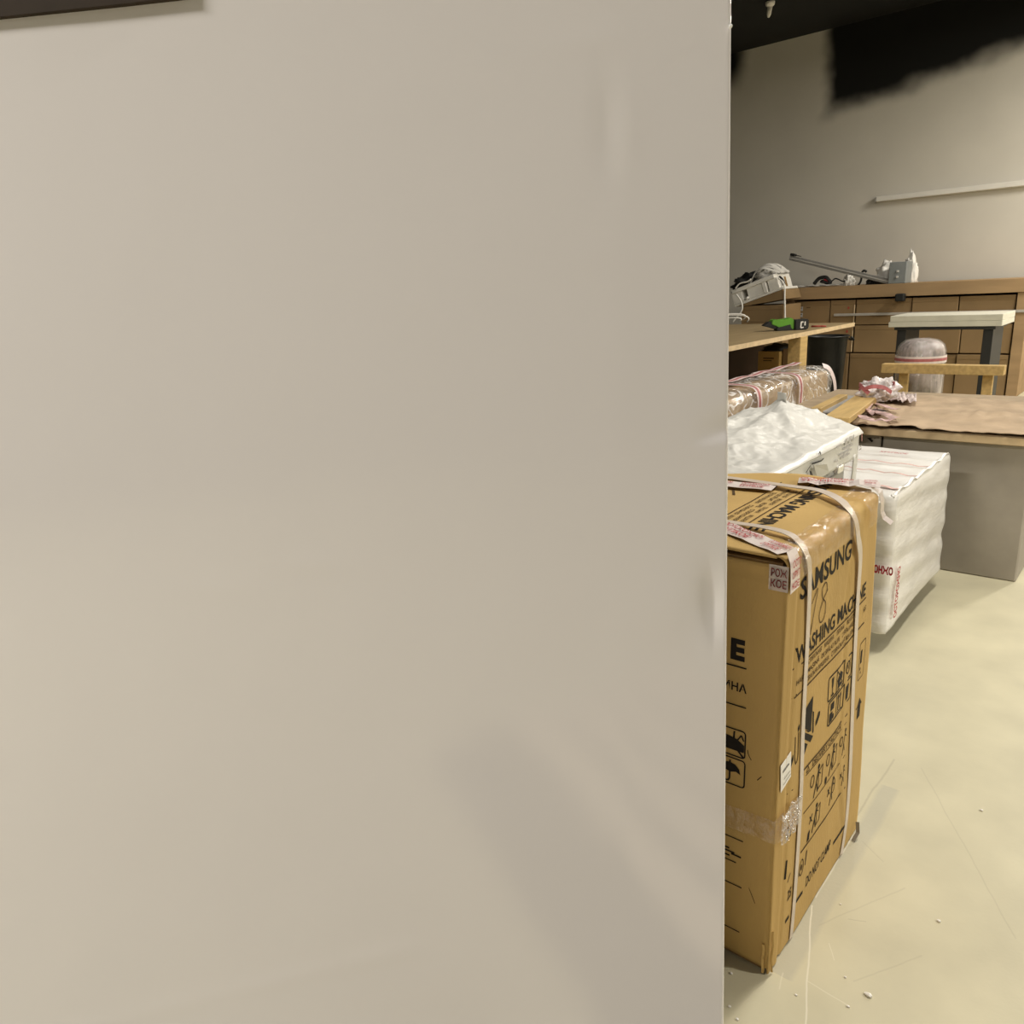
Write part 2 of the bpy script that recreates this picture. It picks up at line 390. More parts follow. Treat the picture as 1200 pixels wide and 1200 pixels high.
vb = min(-(PANEL0.z - phh.z*u + pin.z*0)/pe.z for u in (0, FW)) if False else max(-(PANEL0.z - phh.z*u)/pe.z for u in (0, FW))
vb += 0.012
vt = vb + FH
G = lambda x, s: exp(-(x/s)**2)
dA = panel_uv(838, 712); dB = panel_uv(832, 517); dC = panel_uv(707, 150); dF = panel_uv(728, 500); dD = panel_uv(472, 1020); dE1 = panel_uv(480, 1112); dE2 = panel_uv(150, 1192)
d1 = panel_uv(370, 661); d2 = panel_uv(485, 356); d3 = panel_uv(250, 690); d4 = panel_uv(690, 48); d5 = panel_uv(692, 300)
def dents(u, v):
    h = 0.0
    # dent on the long edge: a ridge whose outer side is pushed back to the edge
    x = dA[0]-u; y = v-dA[1]; xc = x - 0.0025*((y/0.03)**2)*(-1 if y > 0 else -0.3)
    env = G(y, 0.034)
    h -= env*(0.0046*(G(xc, 0.022) if xc < 0 else (1-min(1, xc/0.0105))) - 0.0012*G(xc+0.03, 0.03))
    # short crease running to the edge
    x = dB[0]-u; y = v-dB[1] - 0.20*x
    h -= 0.0028*max(0, min(1, (x+0.016)/0.03))*(G(y-0.004, 0.014) if y > 0.004 else G(y-0.004, 0.005))
    # long oval dent high up
    x = dC[0]-u; y = v-dC[1]
    h += -0.0011*G(x-0.002, 0.010)*G(y, 0.034) + 0.0004*G(x-0.02, 0.008)*G(y, 0.03)
    # long shallow fold and pressed lines
    x = dF[0]-u - 0.004*sin(v*6)
    h -= 0.026*(0 if x < -0.005 else (x+0.005)**2/0.02 if x < 0.005 else x)
    x = dD[0]-u + 0.1*(v-dD[1])
    if v > dE1[1]-0.01: h += 0.00022*G(x, 0.006)*G(v-dD[1]+0.02, 0.10)
    t = (u-dE1[0])/(dE2[0]-dE1[0]); y = v - (dE1[1]+(dE2[1]-dE1[1])*t)
    if -0.05 < t < 1.3: h += 0.0004*G(y, 0.011)*(1 if t > 0 else 1+t*20)*(0.8+0.2*sin(t*17))
    for (q, a, su, sv) in ((d1, 0.0003, 0.03, 0.010), (d2, 0.0002, 0.008, 0.006), (d3, 0.0002, 0.05, 0.012), (d4, 0.0003, 0.03, 0.006), (d5, 0.0002, 0.01, 0.008)):
        h += a*G(q[0]-u, su)*G(v-q[1], sv)
    h += 0.0007*mn.noise(Vector((u*5, v*3.2, 1.7))) + 0.0002*mn.noise(Vector((u*16, v*12, 4.2)))
    return h
fr = thing('refrigerator', 'tall white refrigerator seen close up, its bare dented side filling the view', 'refrigerator', (PANEL0 - phh*FW/2 + pin*FD/2).to_tuple()[:2]+(0,))
def fridge_side():
    us = [0.0025 + 0.0012*i for i in range(60)] ; u = us[-1]
    while u < FW: u += 0.004; us.append(min(u, FW))
    vs = []; v = vb
    while v < vt:
        vs.append(v); v += 0.0025 if (abs(v-dA[1]) < 0.09 or abs(v-dB[1]) < 0.05) else 0.005
    vs.append(vt)
    R = 0.0025; bm = bmesh.new(); rows = []
    for v in vs:
        e0 = dents(0.001, v); row = [bm.verts.new(panel_P(0, v, e0-0.03))]
        for a in (90, 60, 30): row.append(bm.verts.new(panel_P(R-R*sin(radians(a)), v, e0-R+R*cos(radians(a)))))
        row += [bm.verts.new(panel_P(u, v, dents(u, v))) for u in us]; rows.append(row)
    for a, b in zip(rows, rows[1:]):
        for i in range(len(a)-1): bm.faces.new((a[i], a[i+1], b[i+1], b[i]))
    return bm
obj('side_panel', fridge_side(), ENAMEL, fr, True)
FM = Matrix((Vector((*(-phh), 0)), Vector((*pe, 0)), Vector((*pin, 0)), Vector((0, 0, 0, 1)))).transposed(); FM.translation = PANEL0
obj('cabinet', bx((0.002, vb, 0.006), (FW, vt-0.002, FD), 0.004, FM), ENAMEL, fr)
obj('rear_cover', bx((0.004, vb+0.02, FD), (FW-0.004, vt-0.02, FD+0.008), 0.001, FM), mat('dark_grey_rear', (0.06, 0.06, 0.06, 1), 0.6, var=0.1), fr)
dm = bx((FW+0.012, vb+0.04, 0.0), (FW+0.075, vt-0.004, FD), 0.008, FM, 2)
dr = obj('door', dm, ENAMEL, fr); dr['label'] = 'white enamel door'
obj('gasket', bx((FW, vb+0.05, 0.012), (FW+0.012, vt-0.012, FD-0.012), 0.002, FM), LGREY, fr)
for a, b in ((0.05, 0.05), (0.05, FD-0.05), (FW-0.05, 0.05), (FW-0.05, FD-0.05)):
    bm = bmesh.new(); q = FM @ Vector((a, vb, b)); tube(bm, [(q.x, q.y, 0.0), (q.x, q.y, q.z+0.004)], 0.018, 12); obj('foot', bm, BLACK, fr)
pu, pv = panel_uv(225, 0.5); pu2, pv2 = panel_uv(100, 12.5)
hb = bmesh.new(); hv = [panel_uv(225.5, -1), panel_uv(150, 7.5), panel_uv(-140, 38), panel_uv(-140, -60), panel_uv(225.5, -60)]
lo_ = [hb.verts.new(panel_P(a, b, -0.002)) for a, b in hv]; hi_ = [hb.verts.new(panel_P(a, b, 0.006)) for a, b in hv]
hb.faces.new(hi_); hb.faces.new(lo_[::-1])
for i in range(5): hb.faces.new((lo_[i], lo_[(i+1) % 5], hi_[(i+1) % 5], hi_[i]))
hp = obj('trim_plate', hb, mat('dark_brown_plate', (0.036, 0.024, 0.015, 1), 0.6, var=0.15, vscale=30, spec=0.15), fr); hp['label'] = 'dark brown plate'
ru, rv_ = panel_uv(856.8, 31)
bm = bmesh.new(); tube(bm, [panel_P(ru+0.0005, rv_, 0.0), panel_P(ru+0.0005, rv_, 0.0015), panel_P(ru+0.0005, rv_, 0.0022)], [0.0013, 0.0013, 0.0005], 10); obj('white_dot', bm, mat('bright_white_dot', (0.9, 0.9, 0.9, 1), 0.2, var=0.02), fr)  # small raised white dot near the panel's edge

# ------------------------------------------------------------------ washing machine carton
BX, BY0, BY1, BH, BL = -0.46, 1.226, 1.731, 0.89, 1.12
cb = thing('washing_machine_carton', 'large brown strapped washing machine carton with black print, standing nearest on the floor', 'carton', (-0.79, 1.478, 0))
def crease2(z):
    pts = [(0.0, 1.66), (0.06, 1.65), (0.29, 1.572), (0.7, 1.546), (0.8, 1.569), (0.89, 1.575)]
    for (a, b), (c, d) in zip(pts, pts[1:]):
        if z <= c: return b+(d-b)*(z-a)/(c-a)
    return 1.575
def warp_side(p):
    y, z = p.y, p.z
    h = 0.005*sin(pi*max(0, min(1, (y-BY0)/(BY1-BY0))))*sin(pi*max(0, min(1, z/BH)))
    y1 = 1.276 + 0.004*sin(z*9)
    a = y-y1; h += -0.0045*G(a, 0.007) + 0.0025*G(a+0.016, 0.010)
    a = y-crease2(z); h += (-0.0016*G(a, 0.009) + 0.0012*G(a-0.02, 0.013))*min(1, z/0.12)
    h += 0.0012*fbm((y*9, z*5, 3.1), 1.0, 3)
    if z > 0.78: h += 0.0035*fbm((y*22, z*18, 9.0), 1.0, 3)*(z-0.78)/0.1
    return h
def side_fn(a, b):
    r = 0.016; L1 = BH-r; L2 = r*pi/2; L3 = 0.03; t = b*(L1+L2+L3)
    y1 = BY1 + 0.042*(1-min(t, BH)/BH)**0.7 + 0.004*sin(min(t, BH)*14); y = BY0 + (y1-BY0)*a
    c = 0.0025*fbm((y*30, 2.0, 0), 1.0, 3)
    if t <= L1: p = Vector((BX, y, max(0.004, t))); return p + Vector((warp_side(p), 0, 0))
    w = warp_side(Vector((BX, y, L1))); q = t-L1
    if q <= L2: an = q/r; k = 1-an/(pi/2); return Vector((BX-r+r*cos(an)+w*k, y, BH-r+r*sin(an)+c*(1-k)))
    return Vector((BX-r-(q-L2), y, BH+c*(1-(q-L2)/L3)-0.001*(q-L2)/L3))
bm = grid(70, 110, side_fn); obj('side_panel', solid(bm, 0.004, (-0.8, 0, -0.6)), CARD, cb, True)
def warp_top(p):
    return 0.0018*fbm((p.x*6, p.y*6, 1.0), 1.0, 3) + 0.010*max(0, (p.y-1.66)/0.09)*sin(pi*max(0, min(1, (BX-p.x)/0.35))) - 0.003*G(p.y-1.345, 0.01) - 0.002*G(p.y-1.65, 0.012)
def top_fn(a, b):
    x = BX-0.020 - (BL-0.47-0.0)*a; bulge = 0.035*sin(pi*min(1, 0.12+a*1.6)) if a < 0.55 else 0.0
    y = BY0-0.003 + (BY1-BY0+0.004+bulge)*b; p = Vector((x, y, BH)); p.z += warp_top(p)*min(1, a*6+0.15); return p
obj('top_flap', solid(grid(60, 50, top_fn), 0.004), CARD, cb, True)
def warp_front(p):
    return 0.002*sin(pi*max(0, min(1, p.z/0.85))) + 0.0008*fbm((p.x*7, p.z*5, 6.0), 1.0, 3) - 0.003*G(p.z-0.850, 0.0025)
def front_fn(a, b):
    p = Vector((BX-0.002-(BL-0.462)*a, BY0, 0.014+0.858*b)); p.y -= warp_front(p); return p
obj('front_panel', solid(grid(60, 110, front_fn), 0.004, (0, 1, 0)), CARD, cb, True)
obj('inner_carton', bx((BX-(BL-0.46), BY0+0.006, 0.003), (BX-0.012, BY1-0.004, BH-0.014)), CARD_IN, cb)
obj('rear_panel', bx((BX-(BL-0.46), BY1-0.004, 0.004), (BX-0.004, BY1+0.003, BH-0.016), 0.001), CARD, cb)

# print on the long side (faces +X)
fs = Face((BX, 0, 0), (0, 1, 0), (0, 0, 1), 0.0008, warp_side)
fs.text('SAMSUNG', 1.288, 0.792, 0.042, 0.272, bold=0.020)
fs.text('WASHING MACHINE', 1.281, 0.668, 0.033, 0.402, bold=0.018)
prn = Face((BX, 0, 0), (0, 1, 0), (0, 0, 1), 0.0008, warp_side)
prn.line([(1.273, 0.659), (1.69, 0.659)], 0.0034); prn.line([(1.283, 0.599), (1.69, 0.599)], 0.0034)
for (tx, u, v, wdt) in (('СТИРАЛЬНАЯ', 1.342, 0.643, 0.070), ('МАШИНА', 1.427, 0.643, 0.052), ('ПРАЛЬНА', 1.495, 0.643, 0.05), ('МАШИНА', 1.56, 0.643, 0.06),
                        ('MAȘINĂ', 1.34, 0.625, 0.062), ('DE SPĂLAT RUFE', 1.414, 0.625, 0.10), ('СТИРАЛЬНАЯ МАШИНА', 1.53, 0.625, 0.09),
                        ('ПРАЛЬНА МАШИНА', 1.34, 0.607, 0.115), ('СТИРАЛЬНАЯ МАШИНА', 1.468, 0.607, 0.15)):
    prn.text(tx, u, v, 0.0105, wdt, bold=0.012)
prn.text('НАЯ', 1.288, 0.621, 0.011, 0.033, bold=0.012)
# handling symbols, two rows of three
fs.frame(1.463, 0.506, 1.612, 0.560, 0.0036); fs.frame(1.470, 0.446, 1.618, 0.500, 0.0036)
for i in range(1, 3):
    fs.line([(1.463+0.0497*i, 0.506), (1.463+0.0497*i, 0.560)], 0.0025); fs.line([(1.470+0.0493*i, 0.446), (1.470+0.0493*i, 0.500)], 0.0025)
fs.poly([(1.482, 0.552), (1.494, 0.552), (1.491, 0.53), (1.485, 0.53)]); fs.rect(1.4865, 0.515, 1.4895, 0.53); fs.rect(1.480, 0.511, 1.496, 0.515)   # glass
fs.poly([(1.517, 0.531), (1.536, 0.547), (1.556, 0.535), (1.55, 0.525), (1.522, 0.52)]); fs.poly([(1.520, 0.511), (1.552, 0.511), (1.545, 0.52), (1.524, 0.522)]); fs.line([(1.517, 0.553), (1.557, 0.512)], 0.003)
fs.ring(1.586, 0.534, 0.014, 0.003); fs.line([(1.576, 0.549), (1.586, 0.53), (1.6, 0.55)], 0.003)
fs.rect(1.478, 0.45, 1.495, 0.472); fs.rect(1.483, 0.476, 1.503, 0.493); fs.disc(1.500, 0.458, 0.006)
for u in (1.531, 1.545): fs.line([(u, 0.457), (u, 0.489)], 0.004); fs.poly([(u-0.006, 0.485), (u+0.006, 0.485), (u, 0.496)])
fs.line([(1.525, 0.452), (1.555, 0.452)], 0.003)
fs.poly([(1.578, 0.49), (1.602, 0.49), (1.598, 0.455), (1.582, 0.455)])
# right of the far strap
prn.frame(1.672, 0.46, 1.715, 0.553, 0.0022); fs.rect(1.681, 0.50, 1.692, 0.533); prn.disc(1.684, 0.487, 0.004); prn.disc(1.69, 0.475, 0.003)
fs.poly([(1.694, 0.352), (1.715, 0.352), (1.715, 0.383), (1.724, 0.383), (1.7045, 0.404), (1.688, 0.383), (1.694, 0.383)]); fs.disc(1.682, 0.385, 0.003)
prn.text('НАЯ', 1.676, 0.627, 0.012, 0.02, bold=0.012); prn.line([(1.669, 0.600), (1.687, 0.600)], 0.0025)
# clamp picture
fs.poly([(1.343, 0.549), (1.379, 0.560), (1.379, 0.526), (1.366, 0.49), (1.341, 0.506)])
fs.poly([(1.343, 0.503), (1.377, 0.483), (1.377, 0.522), (1.362, 0.488)]); fs.poly([(1.342, 0.498), (1.375, 0.476), (1.390, 0.466), (1.377, 0.458), (1.343, 0.482)])
fs.poly([(1.342, 0.475), (1.362, 0.462), (1.343, 0.442)]); fs.poly([(1.382, 0.525), (1.389, 0.52), (1.391, 0.475), (1.385, 0.473)])
fs.poly([(1.400, 0.482), (1.408, 0.485), (1.421, 0.497), (1.422, 0.507), (1.414, 0.508), (1.401, 0.492)])
prn.line([(1.297, 0.510), (1.299, 0.462), (1.304, 0.447), (1.311, 0.451), (1.314, 0.463), (1.312, 0.513)], 0.003)
fs.poly([(1.307, 0.524), (1.315, 0.530), (1.315, 0.519), (1.309, 0.515)]); fs.poly([(1.282, 0.465), (1.291, 0.476), (1.292, 0.463), (1.283, 0.448)])
prn.line([(1.276, 0.60), (1.292, 0.603)], 0.0025)
# delivery caution table
prn.line([(1.348, 0.408), (1.612, 0.408)], 0.004); prn.line([(1.366, 0.387), (1.612, 0.387)], 0.002); prn.text('DELIVERY CAUTION', 1.398, 0.391, 0.0135, 0.172, bold=0.01)
prn.line([(1.368, 0.392), (1.382, 0.392), (1.375, 0.405), (1.368, 0.392)], 0.0022)
prn.line([(1.366, 0.297), (1.622, 0.297)], 0.0022); prn.line([(1.366, 0.202), (1.640, 0.202)], 0.004)
prn.line([(1.278, 0.393), (1.30, 0.393)], 0.0025); prn.line([(1.29, 0.355), (1.302, 0.355)], 0.0015)
def porter(u, v, s, mark, load):
    fs.disc(u+0.012*s, v+0.062*s, 0.0055*s); fs.line([(u+0.012*s, v+0.056*s), (u+0.003*s, v+0.03*s), (u-0.008*s, v+0.0)], 0.004*s); fs.line([(u+0.003*s, v+0.03*s), (u+0.012*s, v+0.004*s)], 0.0035*s)
    fs.line([(u+0.010*s, v+0.05*s), (u+0.024*s, v+0.04*s)], 0.003*s)
    if load: prn.line([(u+0.014*s, v+0.05*s), (u+0.034*s, v+0.056*s), (u+0.034*s, v+0.012*s), (u+0.014*s, v+0.008*s), (u+0.014*s, v+0.05*s)], 0.0028*s)
    if mark == 'o': prn.ring(u-0.02*s, v+0.045*s, 0.009*s, 0.0032*s, 0.013*s)
    else: fs.line([(u-0.027*s, v+0.034*s), (u-0.012*s, v+0.054*s)], 0.0035*s); fs.line([(u-0.027*s, v+0.054*s), (u-0.012*s, v+0.034*s)], 0.0035*s)
porter(1.425, 0.305, 1.05, 'o', True); porter(1.513, 0.308, 1.05, 'o', True); fs.disc(1.487, 0.308, 0.006, 0.009); porter(1.60, 0.312, 0.9, 'o', False)
porter(1.430, 0.215, 0.95, 'x', True); fs.poly([(1.397, 0.207), (1.409, 0.209), (1.411, 0.232), (1.401, 0.228)]); porter(1.532, 0.222, 0.95, 'x', False); prn.ring(1.545, 0.262, 0.012, 0.003, 0.018)
porter(1.612, 0.225, 0.7, 'x', False)
for sgn in (0, 1): fs.line([(1.286+0.014*sgn, 0.285), (1.290+0.014*sgn, 0.315)], 0.0035)
prn.ring(1.377, 0.158, 0.010, 0.003, 0.020); prn.disc(1.377, 0.158, 0.004, 0.008); fs.line([(1.398, 0.15), (1.402, 0.185)], 0.004); fs.line([(1.364, 0.143), (1.368, 0.155)], 0.003)
prn.line([(1.30, 0.175), (1.313, 0.19)], 0.003)
fs.text('DO NOT CLAMP', 1.412, 0.083, 0.027, 0.152, bold=0.006)
fs.rect(1.346, 0.080, 1.394, 0.088); fs.rect(1.586, 0.076, 1.664, 0.084); fs.rect(1.303, 0.070, 1.322, 0.078); prn.text('25', 1.305, 0.125, 0.025, 0.02, bold=0.02)
fs.line([(1.288, 0.19), (1.29, 0.235)], 0.005)
fs.done('black_print', INK, cb); prn.done('fine_print', INK_BROWN, cb)
pen = Face((BX, 0, 0), (0, 1, 0), (0, 0, 1), 0.0011, warp_side)
pen.line([tuple(p)[:2] for p in smooth_path([(1.345, 0.765, 0), (1.374, 0.787, 0), (1.362, 0.752, 0), (1.345, 0.703, 0)], 5)], 0.0024)
pen.line([(1.340, 0.703), (1.352, 0.724)], 0.002)
pen.line([tuple(p)[:2] for p in smooth_path([(1.424, 0.765, 0), (1.416, 0.785, 0), (1.398, 0.777, 0), (1.402, 0.757, 0), (1.418, 0.742, 0), (1.417, 0.715, 0), (1.398, 0.708, 0), (1.388, 0.727, 0), (1.405, 0.752, 0), (1.425, 0.768, 0)], 5)], 0.0024)
ph_ = pen.done('pen_marking', INK_BROWN, cb); ph_['label'] = 'handwritten 18'
# print on the front (faces -Y)
fp = Face((0, BY0, 0), (1, 0, 0), (0, 0, 1), 0.0008, warp_front)
fp.text('E', BX-0.0985, 0.678, 0.040, 0.0275, bold=0.05); fp.text('WASHING MACHIN', BX-0.108, 0.678, 0.040, 0.46, bold=0.03, align='R')
fp.line([(-1.0, 0.663), (-0.527, 0.663)], 0.0028); fp.line([(-1.0, 0.583), (-0.525, 0.583)], 0.0028)
fp.text('СТИРАЛЬНАЯ МАШИНА', -0.525, 0.613, 0.017, 0.26, bold=0.022, align='R')
fp.frame(-0.580, 0.475, -0.524, 0.532, 0.0028); fp.poly([(-0.58, 0.487), (-0.526, 0.487), (-0.526, 0.503), (-0.54, 0.512), (-0.56, 0.516), (-0.578, 0.506)]); fp.line([(-0.578, 0.53), (-0.527, 0.477)], 0.004)
fp.line([(-0.547, 0.508), (-0.546, 0.528)], 0.0035); fp.line([(-0.541, 0.508), (-0.532, 0.523), (-0.527, 0.512)], 0.0028)
fp.frame(-0.580, 0.411, -0.523, 0.469, 0.0028)
fp.poly([(-0.575, 0.437), (-0.572, 0.448), (-0.564, 0.456), (-0.553, 0.459), (-0.542, 0.456), (-0.534, 0.448), (-0.531, 0.437), (-0.54, 0.441), (-0.553, 0.437), (-0.565, 0.441)])
fp.line([(-0.553, 0.463), (-0.553, 0.422), (-0.557, 0.416), (-0.563, 0.418)], 0.0035)
for v, u in ((0.291, -0.521), (0.235, -0.534), (0.181, -0.521), (0.071, -0.522)): fp.line([(-1.0, v), (u, v)], 0.0026)
for v_, a_, b_ in ((0.263, -0.60, -0.549), (0.256, -0.56, -0.538), (0.252, -0.545, -0.524), (0.246, -0.58, -0.548)): fp.line([(a_, v_), (b_, v_)], 0.0038)
fp.line([tuple(p)[:2] for p in smooth_path([(-0.519, 0.497, 0), (-0.517, 0.488, 0), (-0.511, 0.478, 0)], 4)], 0.0016); fp.line([(-0.498, 0.44), (-0.49, 0.451)], 0.0016); fp.line([(-0.506, 0.19), (-0.492, 0.16)], 0.001)
fp.done('front_print', INK, cb)
# print on the top
ft = Face((0, 0, BH), (0, -1, 0), (1, 0, 0), 0.0010, lambda p: warp_top(p))
ft.text('WASHING MACHINE', -1.745, -0.588, 0.032, 0.395, bold=0.022)
ft.done('top_print', INK, cb)
ft2 = Face((0, 0, BH), (0, -1, 0), (1, 0, 0), 0.0010, lambda p: warp_top(p))
ft2.line([(-1.72, -0.600), (-1.36, -0.600)], 0.0028); ft2.line([(-1.70, -0.664), (-1.36, -0.657)], 0.0028)
for v, items in ((-0.617, (('СТИРАЛЬНАЯ', -1.66, 0.07), ('МАШИНА', -1.575, 0.055), ('ПРАЛЬНА', -1.50, 0.05), ('МАШИНА', -1.43, 0.05))), (-0.632, (('MAȘINĂ DE SPĂLAT', -1.66, 0.11), ('RUFE', -1.53, 0.04), ('СТИРАЛЬНАЯ', -1.47, 0.09))), (-0.648, (('ПРАЛЬНА МАШИНА', -1.62, 0.10), ('СТИРАЛЬНАЯ', -1.50, 0.08), ('МАШИНА', -1.41, 0.04)))):
    for tx, u, wd in items: ft2.text(tx, u, v-0.003, 0.0095, wd, bold=0.012)
ft2.line([(-1.60, -0.735), (-1.56, -0.715)], 0.006)
ft2.done('fine_print', INK_BROWN, cb)
# straps
s1 = smooth_path([(-1.10, 1.700, 0.892), (-0.86, 1.692, 0.893), (-0.76, 1.686, 0.894), (-0.64, 1.660, 0.899), (-0.56, 1.643, 0.902), (-0.505, 1.600, 0.901), (-0.474, 1.568, 0.893), (-0.454, 1.558, 0.872), (-0.449, 1.568, 0.83), (-0.451, 1.598, 0.78), (-0.454, 1.614, 0.674), (-0.455, 1.630, 0.50), (-0.456, 1.645, 0.40), (-0.457, 1.668, 0.232), (-0.458, 1.674, 0.09), (-0.458, 1.655, 0.006)], 6)
s2 = smooth_path([(-1.10, 1.385, 0.892), (-0.80, 1.372, 0.893), (-0.635, 1.357, 0.894), (-0.567, 1.350, 0.897), (-0.512, 1.334, 0.899), (-0.480, 1.316, 0.894), (-0.457, 1.300, 0.876), (-0.453, 1.310, 0.84), (-0.455, 1.324, 0.716), (-0.455, 1.329, 0.519), (-0.455, 1.341, 0.336), (-0.456, 1.343, 0.13), (-0.458, 1.341, 0.004)], 6)
for sp, wd in ((s1, 0.022), (s2, 0.018)):
    bm = bmesh.new(); ribbon(bm, sp, (0, 1, 0.0), wd, 0.0012); o = obj('strap', bm, STRAP, cb); o['label'] = 'white plastic strap'
# printed warning tape: white film with two rows of red capitals
def tape_text(face, u0, u1, v0, hgt, ink2=None):
    u = u0
    while u < u1-0.02:
        L = min(0.12, u1-u)
        face.text('ОСТОРОЖНО!', u, v0+hgt*0.55, hgt*0.30, L*0.92, bold=0.02)
        (ink2 or face).text('ХРУПКОЕ', u, v0+hgt*0.12, hgt*0.30, L*0.80, bold=0.02)
        u += L+0.012
def strip(name, pts, wdir, wd, parent, m=TAPE, thick=0.0006):
    bm = bmesh.new(); ribbon(bm, pts, wdir, wd, thick); return obj(name, bm, m, parent)
def dirn(a): return Vector((cos(a), sin(a), 0))
# tape over the near corner
a0, a1 = Vector((-0.640, 1.335, 0.8925)), Vector((-0.470, 1.247, 0.8925)); td = (a1-a0).normalized(); tw = Vector((-td.y, td.x, 0))
strip('warning_tape', [a0+(a1-a0)*t/8 + Vector((0, 0, 0.0012+0.0012*sin(t*2))) for t in range(9)], tw, 0.046, cb)
def L0(a, b): return Face(a, b, Vector((-b.y, b.x, 0)), 0.0046)
tf = L0(a0, td); tape_text(tf, 0.005, 0.19, -0.022, 0.044); tf.done('tape_print', RED, cb)
strip('warning_tape', [(-0.464, 1.246, 0.899), (-0.4565, 1.245, 0.880), (-0.4545, 1.245, 0.85), (-0.4545, 1.246, 0.826)], (0, 1, 0), 0.040, cb)
tf = Face((-0.4535, 1.2255, 0.0), (0, 1, 0), (0, 0, 1), 0.0008); tf.text('ОСТО', 0.003, 0.872, 0.013, 0.036, bold=0.02); tf.text('ХРУП', 0.003, 0.852, 0.012, 0.034, bold=0.02); tf.text('КОЕ', 0.005, 0.832, 0.012, 0.03, bold=0.02); tf.done('tape_print', RED, cb)
strip('warning_tape', [(-0.474, 1.2195, 0.876), (-0.474, 1.2200, 0.850), (-0.474, 1.2205, 0.829)], (1, 0, 0), 0.034, cb, film_mat('tape_film', (0.85, 0.78, 0.75, 1), 0.12, 30, 0.25))
tf = Face((-0.489, 1.2190, 0.0), (1, 0, 0), (0, 0, 1), 0.0006); tf.text('РОЖ', 0.002, 0.856, 0.014, 0.028, bold=0.02); tf.text('КОЕ', 0.002, 0.836, 0.014, 0.028, bold=0.02); tf.done('tape_print', DARKRED, cb)
# tape across the far side of the top, two overlapping lengths
b0, b1 = Vector((-0.80, 1.560, 0.8945)), Vector((-0.625, 1.652, 0.8985)); td = (b1-b0).normalized(); tw = Vector((-td.y, td.x, 0)).normalized()
b0 = Vector((-0.86, 1.608, 0.896)); b1 = Vector((-0.655, 1.636, 0.8975)); td = (b1-b0).normalized(); tw = Vector((-td.y, td.x, 0)).normalized()
strip('warning_tape', [b0+(b1-b0)*t/6+Vector((0, 0, 0.001*sin(t*3))) for t in range(7)], tw, 0.05, cb)
tf = Face(b0, td, tw, 0.003); tape_text(tf, 0.0, 0.20, -0.024, 0.048); tf.done('tape_print', RED, cb)
c0, c1 = Vector((-0.625, 1.700, 0.902)), Vector((-0.465, 1.752, 0.901)); td = (c1-c0).normalized(); tw = Vector((-td.y, td.x, 0)).normalized()
cp = [c0+(c1-c0)*t/8+Vector((0, 0, 0.002+0.003*sin(t*2.3))) for t in range(9)]
strip('warning_tape', cp, tw, 0.05, cb)
tf = Face(c0, td, tw, 0.0065); tape_text(tf, 0.004, 0.165, -0.022, 0.046); tf.done('tape_print', RED, cb)
strip('warning_tape', [(-0.480, 1.742, 0.902), (-0.463, 1.752, 0.886), (-0.459, 1.758, 0.862), (-0.459, 1.762, 0.838), (-0.454, 1.764, 0.825), (-0.438, 1.766, 0.814)], (0.2, 1, 0.5), 0.014, cb)
# clear tape: along the upper edge, a crumpled patch by the far corner, and a band round the middle
def clear(name, fn, nu=24, nv=10): obj(name, grid(nu, nv, fn), CLEAR, cb, True)
def over_edge(y0, y1, w1, w2):
    def f(a, b):
        y = y0+(y1-y0)*a; t = -w1+(w1+w2)*b; n = 0.0025*fbm((y*45, b*9, 2), 1, 3)+0.003
        if t < 0: return Vector((BX+0.004+n+max(0, 0.004), y, BH-0.010+t))
        return Vector((BX-0.006-t, y, BH+0.003+n))
    return f
clear('clear_tape', over_edge(1.25, 1.575, 0.035, 0.025), 40, 12); clear('clear_tape', over_edge(1.635, 1.74, 0.045, 0.045), 24, 14)
def mid_band(a, b):
    t = -0.26+0.36*a; z = 0.318+0.05*b+0.02*(a-0.72)
    n = 0.003+0.003*fbm((t*40, b*5, 8), 1, 3)*(1 if abs(t) < 0.07 else 0.25)
    if t < 0: return Vector((BX+0.002+t, BY0-n-0.002, z))
    return Vector((BX+n+0.004, BY0+t-0.003, z-0.02*t/0.1+0.01*b))
clear('clear_tape', mid_band, 70, 8)
def crumple(a, b):
    y = 1.235+0.095*a; z = 0.305+0.075*b; return Vector((BX+0.007+0.011*abs(fbm((y*60, z*60, 3), 1, 3)), y, z+0.012*fbm((y*30, z*30, 7), 1, 2)))
obj('crumpled_tape', grid(22, 16, crumple), film_mat('crumpled_film', (1, 0.97, 0.92, 1), 0.25, 60, 0.10, 1.0, 0.8), cb)
lf = bmesh.new(); ly = [(1.229, 0.484), (1.277, 0.490), (1.283, 0.432), (1.236, 0.423)]
lv = [lf.verts.new((BX+0.0035, y, z)) for y, z in ly]; lf.faces.new(lv); obj('address_label', solid(lf, 0.0006, (-1, 0, 0)), PAPER, cb)
tf = Face((BX+0.0043, 0, 0), (0, 1, 0), (0, 0, 1), 0.0004); tf.line([(1.238, 0.466), (1.268, 0.469)], 0.004); tf.line([(1.245, 0.447), (1.275, 0.45)], 0.0016); tf.line([(1.243, 0.436), (1.278, 0.441)], 0.0016); tf.done('label_print', mat('grey_print', (0.2, 0.19, 0.17, 1), 0.7, var=0.1), cb)
